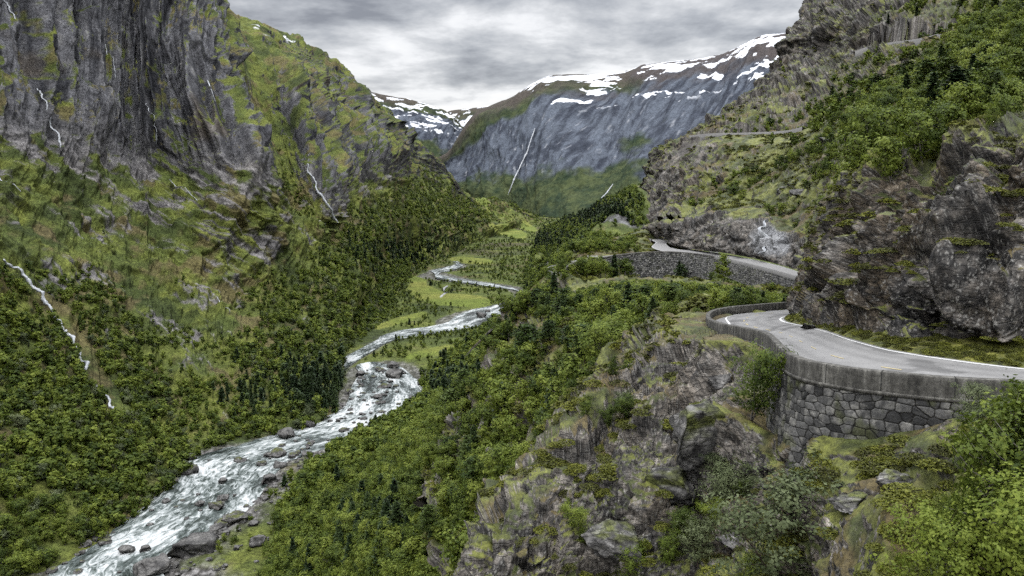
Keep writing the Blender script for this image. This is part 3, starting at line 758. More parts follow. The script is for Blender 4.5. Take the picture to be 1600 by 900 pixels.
# the foreground outcrop below the wall
GR = [
 [(770,770,60),(862,690,64),(948,620,70),(985,560,76),(1040,505,84),(1110,508,76),(1190,545,60),(1300,640,46),(1400,650,43),(1500,650,41),(1620,640,39),(1780,630,38)],
 [(735,830,46),(845,722,52),(925,648,56),(980,566,62),(1035,528,66),(1105,526,62),(1192,560,51),(1300,668,39.5),(1400,665,37.2),(1500,650,36),(1620,635,35.2),(1780,622,34.4)],
 [(715,885,42),(850,765,47),(930,700,51),(1000,625,55),(1060,585,58),(1120,590,54),(1195,625,46),(1300,705,36.5),(1400,695,34.5),(1500,672,32.5),(1620,652,30.5),(1780,642,29)],
 [(700,960,39),(840,850,43),(930,780,46),(1010,710,48),(1070,680,50),(1130,690,46),(1200,700,41),(1300,750,34),(1400,745,31.5),(1500,730,29),(1620,710,26),(1780,690,24)],
 [(700,1050,37),(830,980,39),(930,900,42),(1020,830,43),(1080,790,44),(1140,780,41),(1220,790,36),(1320,830,30),(1420,830,26.5),(1520,810,23.5),(1640,790,21),(1800,770,19)],
 [(700,1150,34),(840,1100,35),(940,1040,38),(1030,980,38),(1100,940,38),(1160,930,36),(1240,940,31),(1320,1000,25),(1430,1010,21),(1540,1020,18),(1680,1020,16),(1850,1020,14)],
]
VG = [[.1,.1,.1,.1,.1,.4,.5,.6,.6,.6,.6,.6],[-.1,-.1,0,-.1,-.1,.2,.4,.35,.35,.5,.6,.6],[-.25,-.2,-.1,-.35,-.35,-.35,.2,.2,.2,.3,.5,.5],[-.25,-.25,-.2,-.35,-.45,-.35,.1,-.1,-.1,.2,.4,.5],[-.3,-.3,-.3,-.2,-.1,0,.1,.1,.2,.3,.4,.5],[-.3,-.3,-.2,0,.1,.2,.3,.3,.3,.3,.4,.4]]
A = ctrl([[q + (v,) for q, v in zip(r, w)] for r, w in zip(GR, VG)], 1)
A = add_back(A, 0, .25, -14)
def disp_g(P, n, G, t, u):
    wallmask = sm(6.2, 7.0, u)                       # calm at the wall's foot
    am = (1 - .75 * wallmask * sm(3.4, 2.2, t)) * (1 - .45 * wallmask) * sm(.3, 1.2, t)
    return P + n * (rock_disp(P, n, 5.2, 100) * am)[..., None] + np.array([0, 0, 1.]) * (rock_disp(P + 50, n, 2.2, 160) * .5 * am)[..., None]
build_patch("rocky_slope", A, 560, 900, disp_g, lambda P, n, G, t, u, Pb: near_color(P, n, G[..., 3], 1.0, gain=1.38)[0], M_NEAR, nsm=14, cut=True); PATCH['g1'] = PATCH.pop('rocky_slope')

# the wooded spur between the road and the valley
GS = [
 [(1350,540,50),(1160,545,64),(1010,590,70),(900,700,72),(800,850,66),(700,1010,60)],
 [(1320,500,84),(1200,492,90),(1100,490,96),(980,530,108),(880,630,108),(810,745,102),(735,910,90)],
 [(1330,490,120),(1210,480,125),(1070,478,140),(935,495,150),(845,570,145),(775,690,130),(700,960,110)],
 [(1330,480,160),(1230,472,165),(1050,460,200),(915,460,215),(830,520,205),(745,640,175),(672,800,150)],
 [(1330,475,172),(1240,468,178),(1050,446,262),(882,448,255),(800,510,240),(715,640,200),(655,800,168)],
]
GS[0] = [(1350,540,50),(1230,515,70),(1110,530,68),(1000,600,70),(900,700,72),(800,850,66),(700,1010,60)]
VS = [[.4]*7, [.6,.6,.6,.4,.3,.1,.1],[.6,.6,.5,.4,.3,.1,0],[.6,.6,.5,.4,.1,-.1,-.3],[.6,.6,.5,.3,-.1,-.2,-.4]]
A = ctrl([[q + (v,) for q, v in zip(r, w)] for r, w in zip(GS, VS)], 1)[::-1]
A = add_back(A, 0, .25, -60)
def disp_s(P, n, G, t, u):
    am = sm(.1, 1.0, t) * (1 - .75 * sm(1.9, .9, u)) * (1 - .6 * sm(2.2, 1.0, t) * sm(3.2, 2.5, u)) * sm(5.0, 4.3, t)
    return P + n * ((rock_disp(P, n, 13, 300, small=True) * .8) * am)[..., None] + np.array([0, 0, 1.]) * (rock_disp(P + 50, n, 5, 360, small=False) * .5 * am)[..., None]
build_patch("rocky_slope", A, 460, 620, disp_s, lambda P, n, G, t, u, Pb: near_color(P, n, G[..., 3], 2.5, 3, brown=.05, gain=1.3)[0], M_NEAR, nsm=10, cut=True); PATCH['g2'] = PATCH.pop('rocky_slope')

# the cliff above the near road
CJ = [
 [(1340,330,118),(1318,352,110),(1308,400,105),(1298,440,102),(1288,472,100),(1284,492,98)],
 [(1305,296,104),(1290,335,92),(1275,390,88),(1262,440,86),(1252,475,85),(1244,500,84)],
 [(1345,262,92),(1327,300,80),(1310,370,74),(1298,440,70),(1276,490,66),(1262,514,63)],
 [(1400,226,86),(1382,285,69),(1370,360,62),(1358,440,56.5),(1342,498,55),(1328,519,53)],
 [(1470,196,80),(1460,262,63),(1450,350,55),(1440,440,49.5),(1428,508,49),(1412,537,47.6)],
 [(1552,166,76),(1550,240,57),(1540,340,51),(1532,440,46.5),(1526,515,46.5),(1518,553,45.4)],
 [(1645,136,72),(1640,220,53),(1640,330,48),(1640,440,44.5),(1640,525,44.5),(1640,564,43.2)],
 [(1800,96,68),(1800,190,49),(1800,310,45),(1800,440,42.5),(1800,535,42.5),(1800,579,41.2)]]
A = ctrl(CJ).transpose(1, 0, 2)
def disp_j(P, n, G, t, u):
    foot = sm(5.0, 4.3, t); am = foot * (.35 + .65 * sm(.2, 1.2, t)) * sm(0, .8, u) * (1 - .5 * sm(2.6, 1.6, u))
    a = rock_disp(P, n, 5.6, 500, 1.4, (1.1, 1.1, .75)); b = ridged(P * np.array([.16, .16, .05]), 3, 55) * 2.4
    return P + n * ((a * 1.15 + b) * am)[..., None]
def col_j(P, n, G, t, u, Pb):
    c, v = near_color(P, n, np.interp(t, [0, .8, 1.25, 2.2, 4.3, 5], [.55, .35, .05, -.55, -.4, .3]), 1.2, 7, dark=.07, rust=.45)
    return c
build_patch("cliff", A, 520, 700, disp_j, col_j, M_NEAR, nsm=14); PATCH['j'] = PATCH.pop('cliff')
# grass verge between asphalt and cliff
sv2 = np.linspace(1.05, 1.5, 14)
VG_ = OB[:, None] * (1 - sv2[None, :, None]) + INR[:, None] * sv2[None, :, None]
VG_[..., 2] += (.02 + (sv2 - 1.05) * 1.6)[None] + fbm(VG_ * 1.5, 3, 44) * .10 * sm(1.05, 1.12, sv2)[None] - .05 * (sv2 < 1.06)
c = mixc((.06, .07, .015), (.16, .16, .03), sm(.3, .7, fbm(VG_ * 1.2, 3, 46) * .5 + .5))
tag(mk_obj("verge", VG_, gridfaces(NR, 14, True), 4, M_NEAR, c), kind='structure')
PATCH['verge'] = dict(P=VG_, n=normals(VG_) * np.sign(normals(VG_)[..., 2].mean()), G=np.zeros(VG_.shape), t=VG_[..., 0], u=VG_[..., 1])

UR = np.array([PX(*q) for q in [(1085,217,440),(1115,214,412),(1150,213.5,402),(1200,212,392),(1240,209,384),(1262,204,372)]]) + np.array([0, -3, .8])
UR2 = np.array([PX(*q) for q in [(1335,88,440),(1360,80,432),(1395,74,415),(1430,70,395),(1455,65,380),(1475,60,365)]]) + np.array([0, -6, .8])
CARVES.append((resample(UR, 60), 3.6, 5.0)); CARVES.append((resample(UR2, 60), 3.6, 5.0))
# the big slope above the road
UI = [
 [(1006,352,384),(1035,350,345),(1080,343,318),(1130,334,292),(1180,344,262),(1240,372,222),(1300,385,172),(1345,330,122),(1400,280,98),(1480,245,88),(1560,215,82),(1650,190,76),(1800,150,72)],
 [(1006,330,400),(1030,318,392),(1075,312,362),(1130,298,338),(1195,296,306),(1260,290,262),(1320,262,215),(1390,235,165),(1450,210,140),(1520,190,120),(1600,165,108),(1690,130,100),(1850,90,92)],
 [(1010,310,420),(1032,272,418),(1062,240,420),(1120,216,398),(1180,214,385),(1245,209,370),(1310,188,322),(1375,165,285),(1440,150,240),(1520,120,190),(1600,95,165),(1700,50,150),(1850,0,135)],
 [(1012,300,440),(1034,260,440),(1064,228,440),(1120,200,430),(1180,190,420),(1245,180,420),(1310,150,400),(1375,120,370),(1440,95,330),(1520,60,285),(1600,35,250),(1700,-20,225),(1850,-70,200)],
 [(1013,294,455),(1036,250,455),(1066,222,455),(1110,195,460),(1155,170,475),(1215,130,500),(1262,85,510),(1340,70,450),(1420,62,400),(1520,20,370),(1610,-10,330),(1720,-70,300),(1870,-120,270)],
 [(1014,290,465),(1037,243,465),(1068,216,468),(1100,206,480),(1140,180,500),(1200,138,530),(1242,60,540),(1285,-8,560),(1380,-60,530),(1500,-110,500),(1620,-150,450),(1750,-190,400),(1900,-230,350)],
]
VU = [[-.6,-.7,-.2,-.1,0,.1,.3,.4,.4,.4,.4,.4,.4],[-.7,-.6,-.1,.25,.3,.3,.35,.4,.4,.4,.4,.4,.4],[-.6,-.5,-.75,-.4,.2,.1,.25,.3,.4,.4,.4,.4,.4],[-.3,-.3,-.2,-.1,-.2,-.3,-.1,0,-.1,.2,.3,.4,.4],[-.2,-.1,-.1,0,-.2,-.5,-.6,-.5,-.3,.2,.3,.3,.3],[-.2,-.1,-.1,-.1,-.2,-.5,-.55,-.55,-.45,-.3,-.2,-.2,-.2]]
FU = [[0,0,.2,.2,.3,.4,.3,.2,.3,.3,.3,.3,.3],[0,.1,.2,.5,.5,.5,.6,.8,.9,.8,.6,.6,.6],[0,.1,0,0,.3,.6,.9,1,1,.9,.8,.8,.8],[.1,.1,.2,.3,.35,.3,.35,.6,.9,.9,.8,.8,.8],[0,.1,.2,.2,.15,.1,.1,.15,.35,.7,.8,.8,.8],[.1,.2,.2,.3,.1,.1,.1,0,.1,.5,.6,.6,.6]]
A = ctrl([[q + (v, f) for q, v, f in zip(r, w, x)] for r, w, x in zip(UI, VU, FU)], 2)[::-1]
A = add_back(A, 120, .10, 5)
def disp_u(P, n, G, t, u):
    s = np.clip(np.exp(G[..., 2]) / 300, .3, 1.6)
    ledge = sm(3.6, 3.95, t) * sm(4.4, 4.05, t) * sm(6.4, 5.5, u)     # where the upper road runs
    am = sm(0, .7, t) * (1 - .8 * ledge) * (1 - .6 * sm(6.4, 7.0, t))
    d = rock_disp(P, n, 22, 700, 1.0, (1, 1, .9), small=False) * s * .5 * (.45 + .55 * sm(.1, -.4, G[..., 3])) + rock_disp(P, n, 7, 740, 1.0, small=False) * .8 * s
    return P + n * (d * am)[..., None]
def col_u(P, n, G, t, u, Pb):
    c, v = near_color(P, n, G[..., 3] * 1.2 + .30, 3.2, 9, brown=.05, gain=(.85 + .5 * sm(1.6, 3.0, t))[..., None])
    c = mixc(c, (.075, .066, .058), sm(.7, .3, np.hypot((u - 2.3) / 1.0, (t - 3.7) / .75)) * (.6 + .4 * sm(-.5, .5, fbm(P * .4, 3, 5))))    # scree under the upper road
    return c
build_patch("mountainside", A, 620, 900, disp_u, col_u, M_NEAR, nsm=10, cut=True); PATCH['up'] = PATCH.pop('mountainside')

# ---- the middle road with its rock cut and walls
def Zrow(L): return np.array([Z2P(*q) for q in L])
MO = Zrow([(1330,462,-19.0),(1263,443,-20.8),(1227,432,-21.8),(1190,421.5,-22.6),(1153,412,-23.4),(1117,403.5,-24.1),(1080,398,-24.6),(1050,395,-24.9),(1030,391.5,-25.1),(1018,386,-25.3),(1024,379,-25.6),(1014,374,-25.8),(1005,370,-26),(1003,366,-26.3),(1010,361,-26.6)])
MI = Zrow([(1330,445,-19.0),(1263,430,-20.8),(1227,418,-21.8),(1190,408.5,-22.6),(1153,401,-23.4),(1120,395.5,-24.1),(1087,391.5,-24.6),(1062,390,-24.9),(1047,386.5,-25.1),(1041,381,-25.3),(1046,377,-25.6),(1034,373,-25.8),(1019,370,-26),(1016,366,-26.3),(1020,361,-26.6)])
def simple_road(name, Lr, Rr, n=160, w=9, line=True, mat=None):
    a = axis_params(np.linalg.norm(np.diff(Lr, axis=0), axis=1), n); l = crom(Lr, a, 0); r = crom(Rr, a, 0)
    s = np.linspace(0, 1, w); V = l[:, None] * (1 - s[None, :, None]) + r[:, None] * s[None, :, None]; V[..., 2] += .06
    o = mk_obj(name, V, gridfaces(n, w), 4, mat or M_ASPH); tag(o, kind='structure')
    if line:
        for s in (.06, .94):
            c = l * (1 - s) + r * s; d = (r - l) / np.linalg.norm(r - l, axis=1, keepdims=True); c[:, 2] += .075
            mk_obj("edge_line", np.stack([c - d * .1, c + d * .1], 1), gridfaces(n, 2), 4, M_WHITE, parent=o)
    return o, l, r
_, mo, mi = simple_road("road", MO, MI)
def strip_from(C, w):                                # rails either side of a centre line
    C = np.asarray(C); tg = np.gradient(C, axis=0); tg[:, 2] = 0; tg /= np.linalg.norm(tg, axis=1, keepdims=True)
    sd = np.stack([-tg[:, 1], tg[:, 0], 0 * tg[:, 0]], 1)
    return C - sd * w / 2, C + sd * w / 2
WT = Zrow([(1117,404,-24.2),(1080,399,-24.7),(1043,396.5,-25.0),(1000,398.2,-25.3),(969,401.5,-25.6),(938,406.5,-25.9),(912,410.5,-26.2),(897,414,-26.5),(887,420,-27.0),(882,427,-27.6)])
WT = resample(WT, 120)
tgw = np.gradient(WT, axis=0); tgw[:, 2] = 0; tgw /= np.linalg.norm(tgw, axis=1, keepdims=True)
sdw = np.stack([-tgw[:, 1], tgw[:, 0], 0 * tgw[:, 0]], 1); sdw *= np.sign((sdw * np.array([0, 1, 0])).sum(1).mean())
o, l, r = simple_road("road", WT[12:96:4] + sdw[12:96:4] * .9, WT[12:96:4] + sdw[12:96:4] * 5.6, 80, 6, False)
rw = empty("retaining_wall", tuple(WT[60])); tag(rw, "long dry stone wall carrying the road above green bushes in the middle distance", "wall")
o = masonry("masonry", WT + np.array([0, 0, .75]), sdw, np.interp(np.linspace(0, 1, 120), [0, .15, .5, .8, 1], [10, 11, 10, 9, 5]), .95, .62, int(900 * QUAL), int(90 * QUAL), .12, .22, M_STONE, rw, 1.25, .9, 20, .25); o.location = -rw.location
o = sweep(WT, sdw, [(-.1, .55), (-.12, .85), (.5, .85), (.5, .0)][::-1], "coping", M_CONC, rw); o.location = -rw.location
tm = np.gradient(mo, axis=0); tm[:, 2] = 0; tm /= np.linalg.norm(tm, axis=1, keepdims=True)
sm_ = np.stack([-tm[:, 1], tm[:, 0], 0 * tm[:, 0]], 1); sm_ *= np.sign((sm_ * (mi - mo)).sum(1))[:, None]
k0 = int(np.argmin(np.abs(TOPX(mo)[0] - 1100)))
pw = empty("roadside_wall", tuple(mo[30])); tag(pw, "low grey parapet on rubble stone along the straight road behind the near bend", "wall")
o = masonry("masonry", mo[:k0], sm_[:k0], np.linspace(7, 4, k0), .8, .55, int(420 * QUAL), int(50 * QUAL), .15, .2, M_STONE, pw, 1.2, .9, 40, .3); o.location = -pw.location
M_CONC2 = plain_mat("parapet concrete pale", (.21, .205, .195), .9, 1.2, .3, .02)
o = sweep(mo[:k0], sm_[:k0], [(-.05, -.2), (-.05, .75), (.35, .75), (.35, -.1)][::-1], "parapet", M_CONC2, pw); o.location = -pw.location
k1 = int(np.argmin(np.abs(np.arange(len(mo)) - .80 * len(mo))))
pv = empty("roadside_wall", tuple(mo[k1])); tag(pv, "short low kerb wall on the valley side of the S bend in the middle road", "wall")
o = sweep(mo[k1 - 12:], sm_[k1 - 12:], [(-.4, -.6), (-.4, .6), (.0, .6), (0, -.1)][::-1], "parapet", M_CONC2, pv); o.location = -pv.location
# two loops at the knoll's tip
def loop_road(pts, w):
    C = resample(Zrow(pts), 40); a, b = strip_from(C, w); return simple_road("road", a, b, 60, 5, False)
loop_road([(929,405,-26.2),(924,398,-26.3),(915,392,-26.4),(909,387.5,-26.6),(914,385.5,-26.8),(920,385,-27)], 3.6)
lr = loop_road([(904,445.5,-33.5),(895,445,-33.2),(887,442,-32.6),(882,435,-31.8),(874,429,-31),(868,424,-30.4),(869,420,-30),(875,417.5,-29.6),(881,416,-29.2)], 4.4)
lp = empty("roadside_wall", tuple(lr[1][30])); tag(lp, "tiny curved kerb wall around the lowest loop of road at the spur tip", "wall")
a = lr[1] if TOPX(lr[1])[0].mean() < TOPX(lr[2])[0].mean() else lr[2]; b = lr[2] if a is lr[1] else lr[1]
sdl = (b - a) / np.linalg.norm(b - a, axis=1, keepdims=True)
o = sweep(a, sdl, [(-.4, -1.2), (-.4, .7), (.0, .7), (0, -.1)][::-1], "parapet", M_CONC2, lp); o.location = -lp.location
# ground of the knoll the loops run round
KN = [
 [(800,525,212),(812,505,222),(822,486,233),(835,462,250),(845,446,283),(856,430,325)],
 [(845,480,232),(853,462,240),(862,447,249),(868,429,262),(873,414,282),(880,402,320)],
 [(872,470,232),(878,455,240),(886,440,250),(890,424,262),(894,408,280),(900,394,325)],
 [(905,462,234),(906,452,242),(908,441,249),(912,411.5,262),(918,400,278),(925,384,330)],
 [(950,409.5,266),(951,407.5,269),(955,404.5,274),(962,396,288),(972,384,320),(985,368,380)],
 [(1000,403,276),(1000,402,278),(1000,400,282),(1002,392,300),(1004,380,330),(1006,362,380)],
 [(1050,402,278),(1050,401,281),(1046,399.5,288),(1044,396,300),(1040,389,330),(1040,380,370)],
 [(1100,409,258),(1100,408,261),(1098,407,263),(1096,404,268),(1092,400,275),(1088,396,290)]]
A = ctrl(KN).transpose(1, 0, 2)[::-1]; A = add_back(A, -40, .15, -40)
def disp_k(P, n, G, t, u): return P + n * (fbm(P * .12, 4, 5) * 1.2 * sm(.3, 1, t) * sm(3.2, 2.2, u) + rock_disp(P, n, 6, 950, small=False) * .25 * sm(.3, 1, t) * sm(6, 4.5, u))[..., None]
build_patch("spur", A, 200, 320, disp_k, lambda P, n, G, t, u, Pb: near_color(P, n, .35, 3, 15, brown=.1)[0], M_NEAR); PATCH['kn'] = PATCH.pop('spur')
# rock cut beside the middle road
RC = [
 [(1003,356,385),(1004,359,384),(1010,361.5,382),(1016,364,381)],
 [(1030,351,345),(1032,360,340),(1034,368,338),(1036,372,336)],
 [(1050,349,318),(1050,362,312),(1050,374,308),(1049,383,304)],
 [(1082,342,296),(1082,358,286),(1081,376,281),(1080,390,278)],
 [(1130,333,276),(1131,352,262),(1131,375,256),(1130,395,252)],
 [(1180,343,252),(1182,360,238),(1184,382,231),(1184,405,227)],
 [(1225,360,228),(1228,376,213),(1229,396,205),(1226,416,201)],
 [(1260,378,206),(1262,392,190),(1264,410,183),(1263,428.5,178)],
 [(1330,385,180),(1330,400,165),(1330,425,158),(1330,444,153)]]
A = ctrl(RC).transpose(1, 0, 2)
A = add_back(A, 15, .05, 3)
def disp_rc(P, n, G, t, u): return P + n * ((rock_disp(P, n, 8, 820, 1.3, (1, 1, .8)) * .75 + ridged(P * .09, 3, 5) * 1.2) * sm(4, 3.7, t) * sm(.2, 1.1, t))[..., None]
def col_rc(P, n, G, t, u, Pb):
    c, v = near_color(P, n, np.interp(t, [0, 1, 1.3, 3.7, 4], [.35, .15, -.75, -.8, .1]), 3.0, 12, rust=.1)
    g = fbm(P * .25, 4, 8) * .5 + .5
    pale = sm(1.1, .6, np.hypot((G[..., 0] - 1205) / 34, (G[..., 1] - 378) / 26))
    return mixc(c, mixc((.14, .145, .15), (.34, .345, .35), g), pale * sm(.6, .2, v) * .9)
build_patch("road_cutting", A, 150, 520, disp_rc, col_rc, M_NEAR, nsm=8); PATCH['rc'] = PATCH.pop('road_cutting')
# the road high on the mountainside
a, b = strip_from(resample(UR, 50), 7.0)
_, a, b = simple_road("road", a, b, 60, 5, False, M_CONC2)
if a[:, 1].mean() > b[:, 1].mean(): a, b = b, a
hw = empty("roadside_wall", tuple(a[30])); tag(hw, "thin pale wall edging the higher road above the grey scree slope", "wall")
sdl = (b - a) / np.linalg.norm(b - a, axis=1, keepdims=True)
o = sweep(a, sdl, [(-.4, -2.0), (-.3, .7), (.1, .7), (.1, -.1)][::-1], "parapet", M_CONC2, hw); o.location = -hw.location
a, b = strip_from(resample(UR2, 50), 7.0)
_, a, b = simple_road("road", a, b, 60, 5, False, M_CONC2)
if a[:, 1].mean() > b[:, 1].mean(): a, b = b, a
hw = empty("roadside_wall", tuple(a[30])); tag(hw, "thin pale wall edging the topmost road below the dark summit cliff", "wall")
sdl = (b - a) / np.linalg.norm(b - a, axis=1, keepdims=True)
o = sweep(a, sdl, [(-.4, -2.6), (-.3, .7), (.1, .7), (.1, -.1)][::-1], "parapet", M_CONC2, hw); o.location = -hw.location

# ---- sheet under everything, out to the horizon
o = mk_obj("ground", [(-8900, -290, -262), (8900, -290, -262), (8900, 15900, -262), (-8900, 15900, -262)], [0, 1, 2, 3], 4, M_FAR, np.array([[.05, .06, .03]] * 4)); tag(o, kind="structure")

# ------------------------------------------------------------------ finding the ground under a picture point
IDX = {}
def build_lookup():
    D_ = np.full((226, 401), 1e9); IDS = np.full((226, 401, 3), -1, int); keys = list(PATCH)
    for ki, k in enumerate(keys):
        P = PATCH[k]['P']; x, y = TOPX(P); PATCH[k]['px'] = x; PATCH[k]['py'] = y
        if k == 'verge': continue
        ok = (P[..., 1] > 5) & (x > 0) & (x < 1600) & (y > 0) & (y < 900)
        r, c = np.nonzero(ok); xi = (x[r, c] / 4).astype(int); yi = (y[r, c] / 4).astype(int); d = P[r, c, 1]
        o = np.argsort(-d); xi, yi, r, c, d = xi[o], yi[o], r[o], c[o], d[o]
        m = d < D_[yi, xi]; xi, yi, r, c, d = xi[m], yi[m], r[m], c[m], d[m]
        D_[yi, xi] = d; IDS[yi, xi, 0] = ki; IDS[yi, xi, 1] = r; IDS[yi, xi, 2] = c
    return D_, IDS, keys
DBUF, IDS, KEYS = build_lookup()
def ground_at(px, py, only=None):                    # nearest ground point seen at this place of the picture
    if only:
        p = PATCH[only]; x, y = p['px'], p['py']; k = np.argmin((x - px) ** 2 + (y - py) ** 2 + (p['P'][..., 1] < 5) * 1e9); i = np.unravel_index(k, x.shape)
        return p['P'][i].copy(), p['n'][i].copy()
    yi, xi = int(np.clip(py / 4, 0, 225)), int(np.clip(px / 4, 0, 400))
    for rad in range(0, 8):
        sl = IDS[max(0, yi - rad):yi + rad + 1, max(0, xi - rad):xi + rad + 1].reshape(-1, 3); dd = DBUF[max(0, yi - rad):yi + rad + 1, max(0, xi - rad):xi + rad + 1].ravel()
        m = sl[:, 0] >= 0
        if m.any():
            j = np.nonzero(m)[0][np.argmin(dd[m])]; a, r, c = sl[j]
            p = PATCH[KEYS[a]]; return p['P'][r, c].copy(), p['n'][r, c].copy()
def seen(P, h=0.0, tol=1.04):
    Q = P + np.array([0, 0, h]); x, y = TOPX(Q); ok = (Q[..., 1] > 3) & (x > -20) & (x < 1620) & (y > -10) & (y < 930)
    xi = np.clip((x / 4).astype(int), 0, 400); yi = np.clip((y / 4).astype(int), 0, 225)
    return ok & (Q[..., 1] <= DBUF[yi, xi] * tol + 1)

# ------------------------------------------------------------------ plants
M_BARK = plain_mat("bark pale", (.20, .18, .16), .9, 6, .45, .01)
M_BARKD = plain_mat("bark brown", (.07, .05, .038), .9, 6, .4, .01)
M_BIRCH = leaf_mat("leaves birch", (.055, .088, .016), (.155, .21, .032), (.28, .335, .055))
M_BUSH = leaf_mat("leaves bush", (.065, .10, .018), (.155, .215, .03), (.27, .33, .05))
M_GREYL = leaf_mat("leaves grey willow", (.065, .09, .04), (.155, .19, .085), (.26, .30, .15))
M_NEEDLE = leaf_mat("needles", (.018, .036, .014), (.038, .065, .022), (.07, .105, .032), .12)
M_NEEDLE2 = leaf_mat("needles light", (.03, .055, .013), (.06, .10, .02), (.10, .14, .03), .2)
def tubes(segs, k=5):                                # segs: (p0, p1, r0, r1)
    V = []; Fc = []
    for p0, p1, r0, r1 in segs:
        p0 = np.array(p0, float); p1 = np.array(p1, float); d = p1 - p0; d /= np.linalg.norm(d) + 1e-9
        a = np.cross(d, [0, 0, 1.] if abs(d[2]) < .9 else [1., 0, 0]); a /= np.linalg.norm(a); b = np.cross(d, a); o = len(V)
        for p, r in ((p0, r0), (p1, r1)):
            for i in range(k):
                t = 2 * pi * i / k; V.append(p + (a * cos(t) + b * sin(t)) * r)
        for i in range(k): Fc.append([o + i, o + (i + 1) % k, o + k + (i + 1) % k, o + k + i])
    return np.array(V), np.array(Fc)
def leaves(C, size, r, up=.35, asp=1.7, out=None):             # a small folded quad at every point
    n = len(C)
    d = r.normal(size=(n, 3)); d[:, 2] = np.abs(d[:, 2]) * .4 - .1; d /= np.linalg.norm(d, axis=1, keepdims=True)
    nn_ = r.normal(size=(n, 3)); nn_[:, 2] += up * 3
    if out is not None: nn_ = out * 2.2 + nn_ * .55; d = np.cross(nn_, r.normal(size=(n, 3))); d /= np.linalg.norm(d, axis=1, keepdims=True) + 1e-9
    b = np.cross(d, nn_); b /= np.linalg.norm(b, axis=1, keepdims=True) + 1e-9
    s = size * (.6 + .8 * r.random((n, 1)))
    V = np.stack([C - d * s * asp / 2, C + b * s * .5, C + d * s * asp / 2, C - b * s * .5], 1)
    return V.reshape(-1, 3), np.arange(n * 4).reshape(-1, 4)
def broadleaf(seed, h, nlimb, nleaf, size, spread=.38, stems=1, sparse=1.0, low=.12):
    r = np.random.default_rng(seed); segs = []; nodes = []
    for s_ in range(stems):
        lean = r.normal(size=2) * (.06 if stems == 1 else .22)
        H = h * (.72 + .28 * r.random()) if stems > 1 else h
        pts = [np.array([0, 0, -.05 * h])]; nseg = 6
        for i in range(1, nseg + 1):
            f = i / nseg; pts.append(np.array([lean[0] * f * H + r.normal() * .012 * H, lean[1] * f * H + r.normal() * .012 * H, H * f * .93]))
        rad = h * .018 / (stems ** .4)
        for i in range(nseg): segs.append((pts[i], pts[i + 1], rad * (1 - i / nseg * .85), rad * (1 - (i + 1) / nseg * .85)))
        for L in range(nlimb):
            f = low + (.95 - low) * (L + r.random()) / nlimb; k = min(int(f * nseg), nseg - 1); b = pts[k] + (pts[k + 1] - pts[k]) * (f * nseg - k)
            az = L * 2.4 + r.random() * 1.2; prof = (sin(pi * min(1, (f - low) / (1 - low) * .85 + .17))) ** .7
            ln = h * spread * prof * (.55 + .75 * r.random()); el = .35 + .7 * f + r.normal() * .15
            e_ = b + ln * np.array([cos(az) * cos(el), sin(az) * cos(el), sin(el) * .9])
            m = (b + e_) / 2 + np.array([0, 0, -.04 * ln]) + r.normal(size=3) * .05 * ln
            segs += [(b, m, rad * .38 * (1 - f * .5), rad * .24), (m, e_, rad * .24, rad * .06)]
            for q in np.linspace(.35, 1.05, 4): nodes.append((b + (e_ - b) * q + r.normal(size=3) * .03 * h, (.032 + .035 * r.random()) * h * (1.1 - .3 * q)))
        nodes.append((pts[-1], .06 * h))
    T, TF = tubes(segs)
    k = r.integers(0, len(nodes), int(nleaf)); c = np.array([n[0] for n in nodes]); w = np.array([n[1] for n in nodes])
    C = c[k] + r.normal(size=(len(k), 3)) * w[k][:, None] * np.array([1, 1, .75]) * sparse
    C[:, 2] = np.maximum(C[:, 2], .03 * h)
    od = (C - c[k]) / w[k][:, None] * .5; oc = C - np.array([0, 0, .5 * h]); oc /= np.linalg.norm(oc, axis=1, keepdims=True); V, Fc = leaves(C, size, r, out=od + oc)
    tone = r.random(len(nodes))[k] * .7 + r.random(len(k)) * .3
    return T, TF, V, Fc, np.repeat(tone, 4)
def conifer(seed, h, whorl, nb, nneed, size, width=.22, pine=False):
    r = np.random.default_rng(seed); segs = [((0, 0, -.05 * h), (0, 0, h * .5), .016 * h, .010 * h), ((0, 0, h * .5), (0, 0, h * .985), .010 * h, .002 * h)]
    pts = []; tone = []
    z0 = .12 if not pine else .3
    for w in range(whorl):
        f = z0 + (1 - z0) * (w + .3 * r.random()) / whorl; rad = width * h * ((1 - f) ** .8 if not pine else (.35 + .65 * sin(pi * min(1, (f - z0) / (1 - z0) * .8 + .2)))) * (.75 + .4 * r.random()) + .012 * h
        for b in range(nb):
            az = b * 2 * pi / nb + w * 1.1 + r.random() * .6; ln = rad * (.65 + .5 * r.random()); dr = -.28 - .3 * (1 - f) if not pine else .2
            tip = np.array([cos(az) * ln, sin(az) * ln, f * h + dr * ln + .10 * ln * 0]); b0 = np.array([0, 0, f * h])
            segs.append((b0, tip, .0035 * h, .001 * h)); t_ = r.random()
            q = np.sqrt(r.random(nneed)); P = b0 + (tip - b0) * q[:, None]; P += r.normal(size=P.shape) * np.array([1, 1, .45]) * (.11 * ln * (.4 + q[:, None])) + np.array([0, 0, -.02 * h]) * q[:, None] ** 2
            pts.append(P); tone.append(t_ * .5 + .5 * r.random(nneed))
    C = np.concatenate([np.array([[0, 0, h]]) + r.normal(size=(4, 3)) * .005 * h] + pts); tn = np.concatenate([r.random(4)] + tone)
    T, TF = tubes(segs, 4); V, Fc = leaves(C, size, r, .6, 2.3)
    return T, TF, V, Fc, np.repeat(tn, 4)
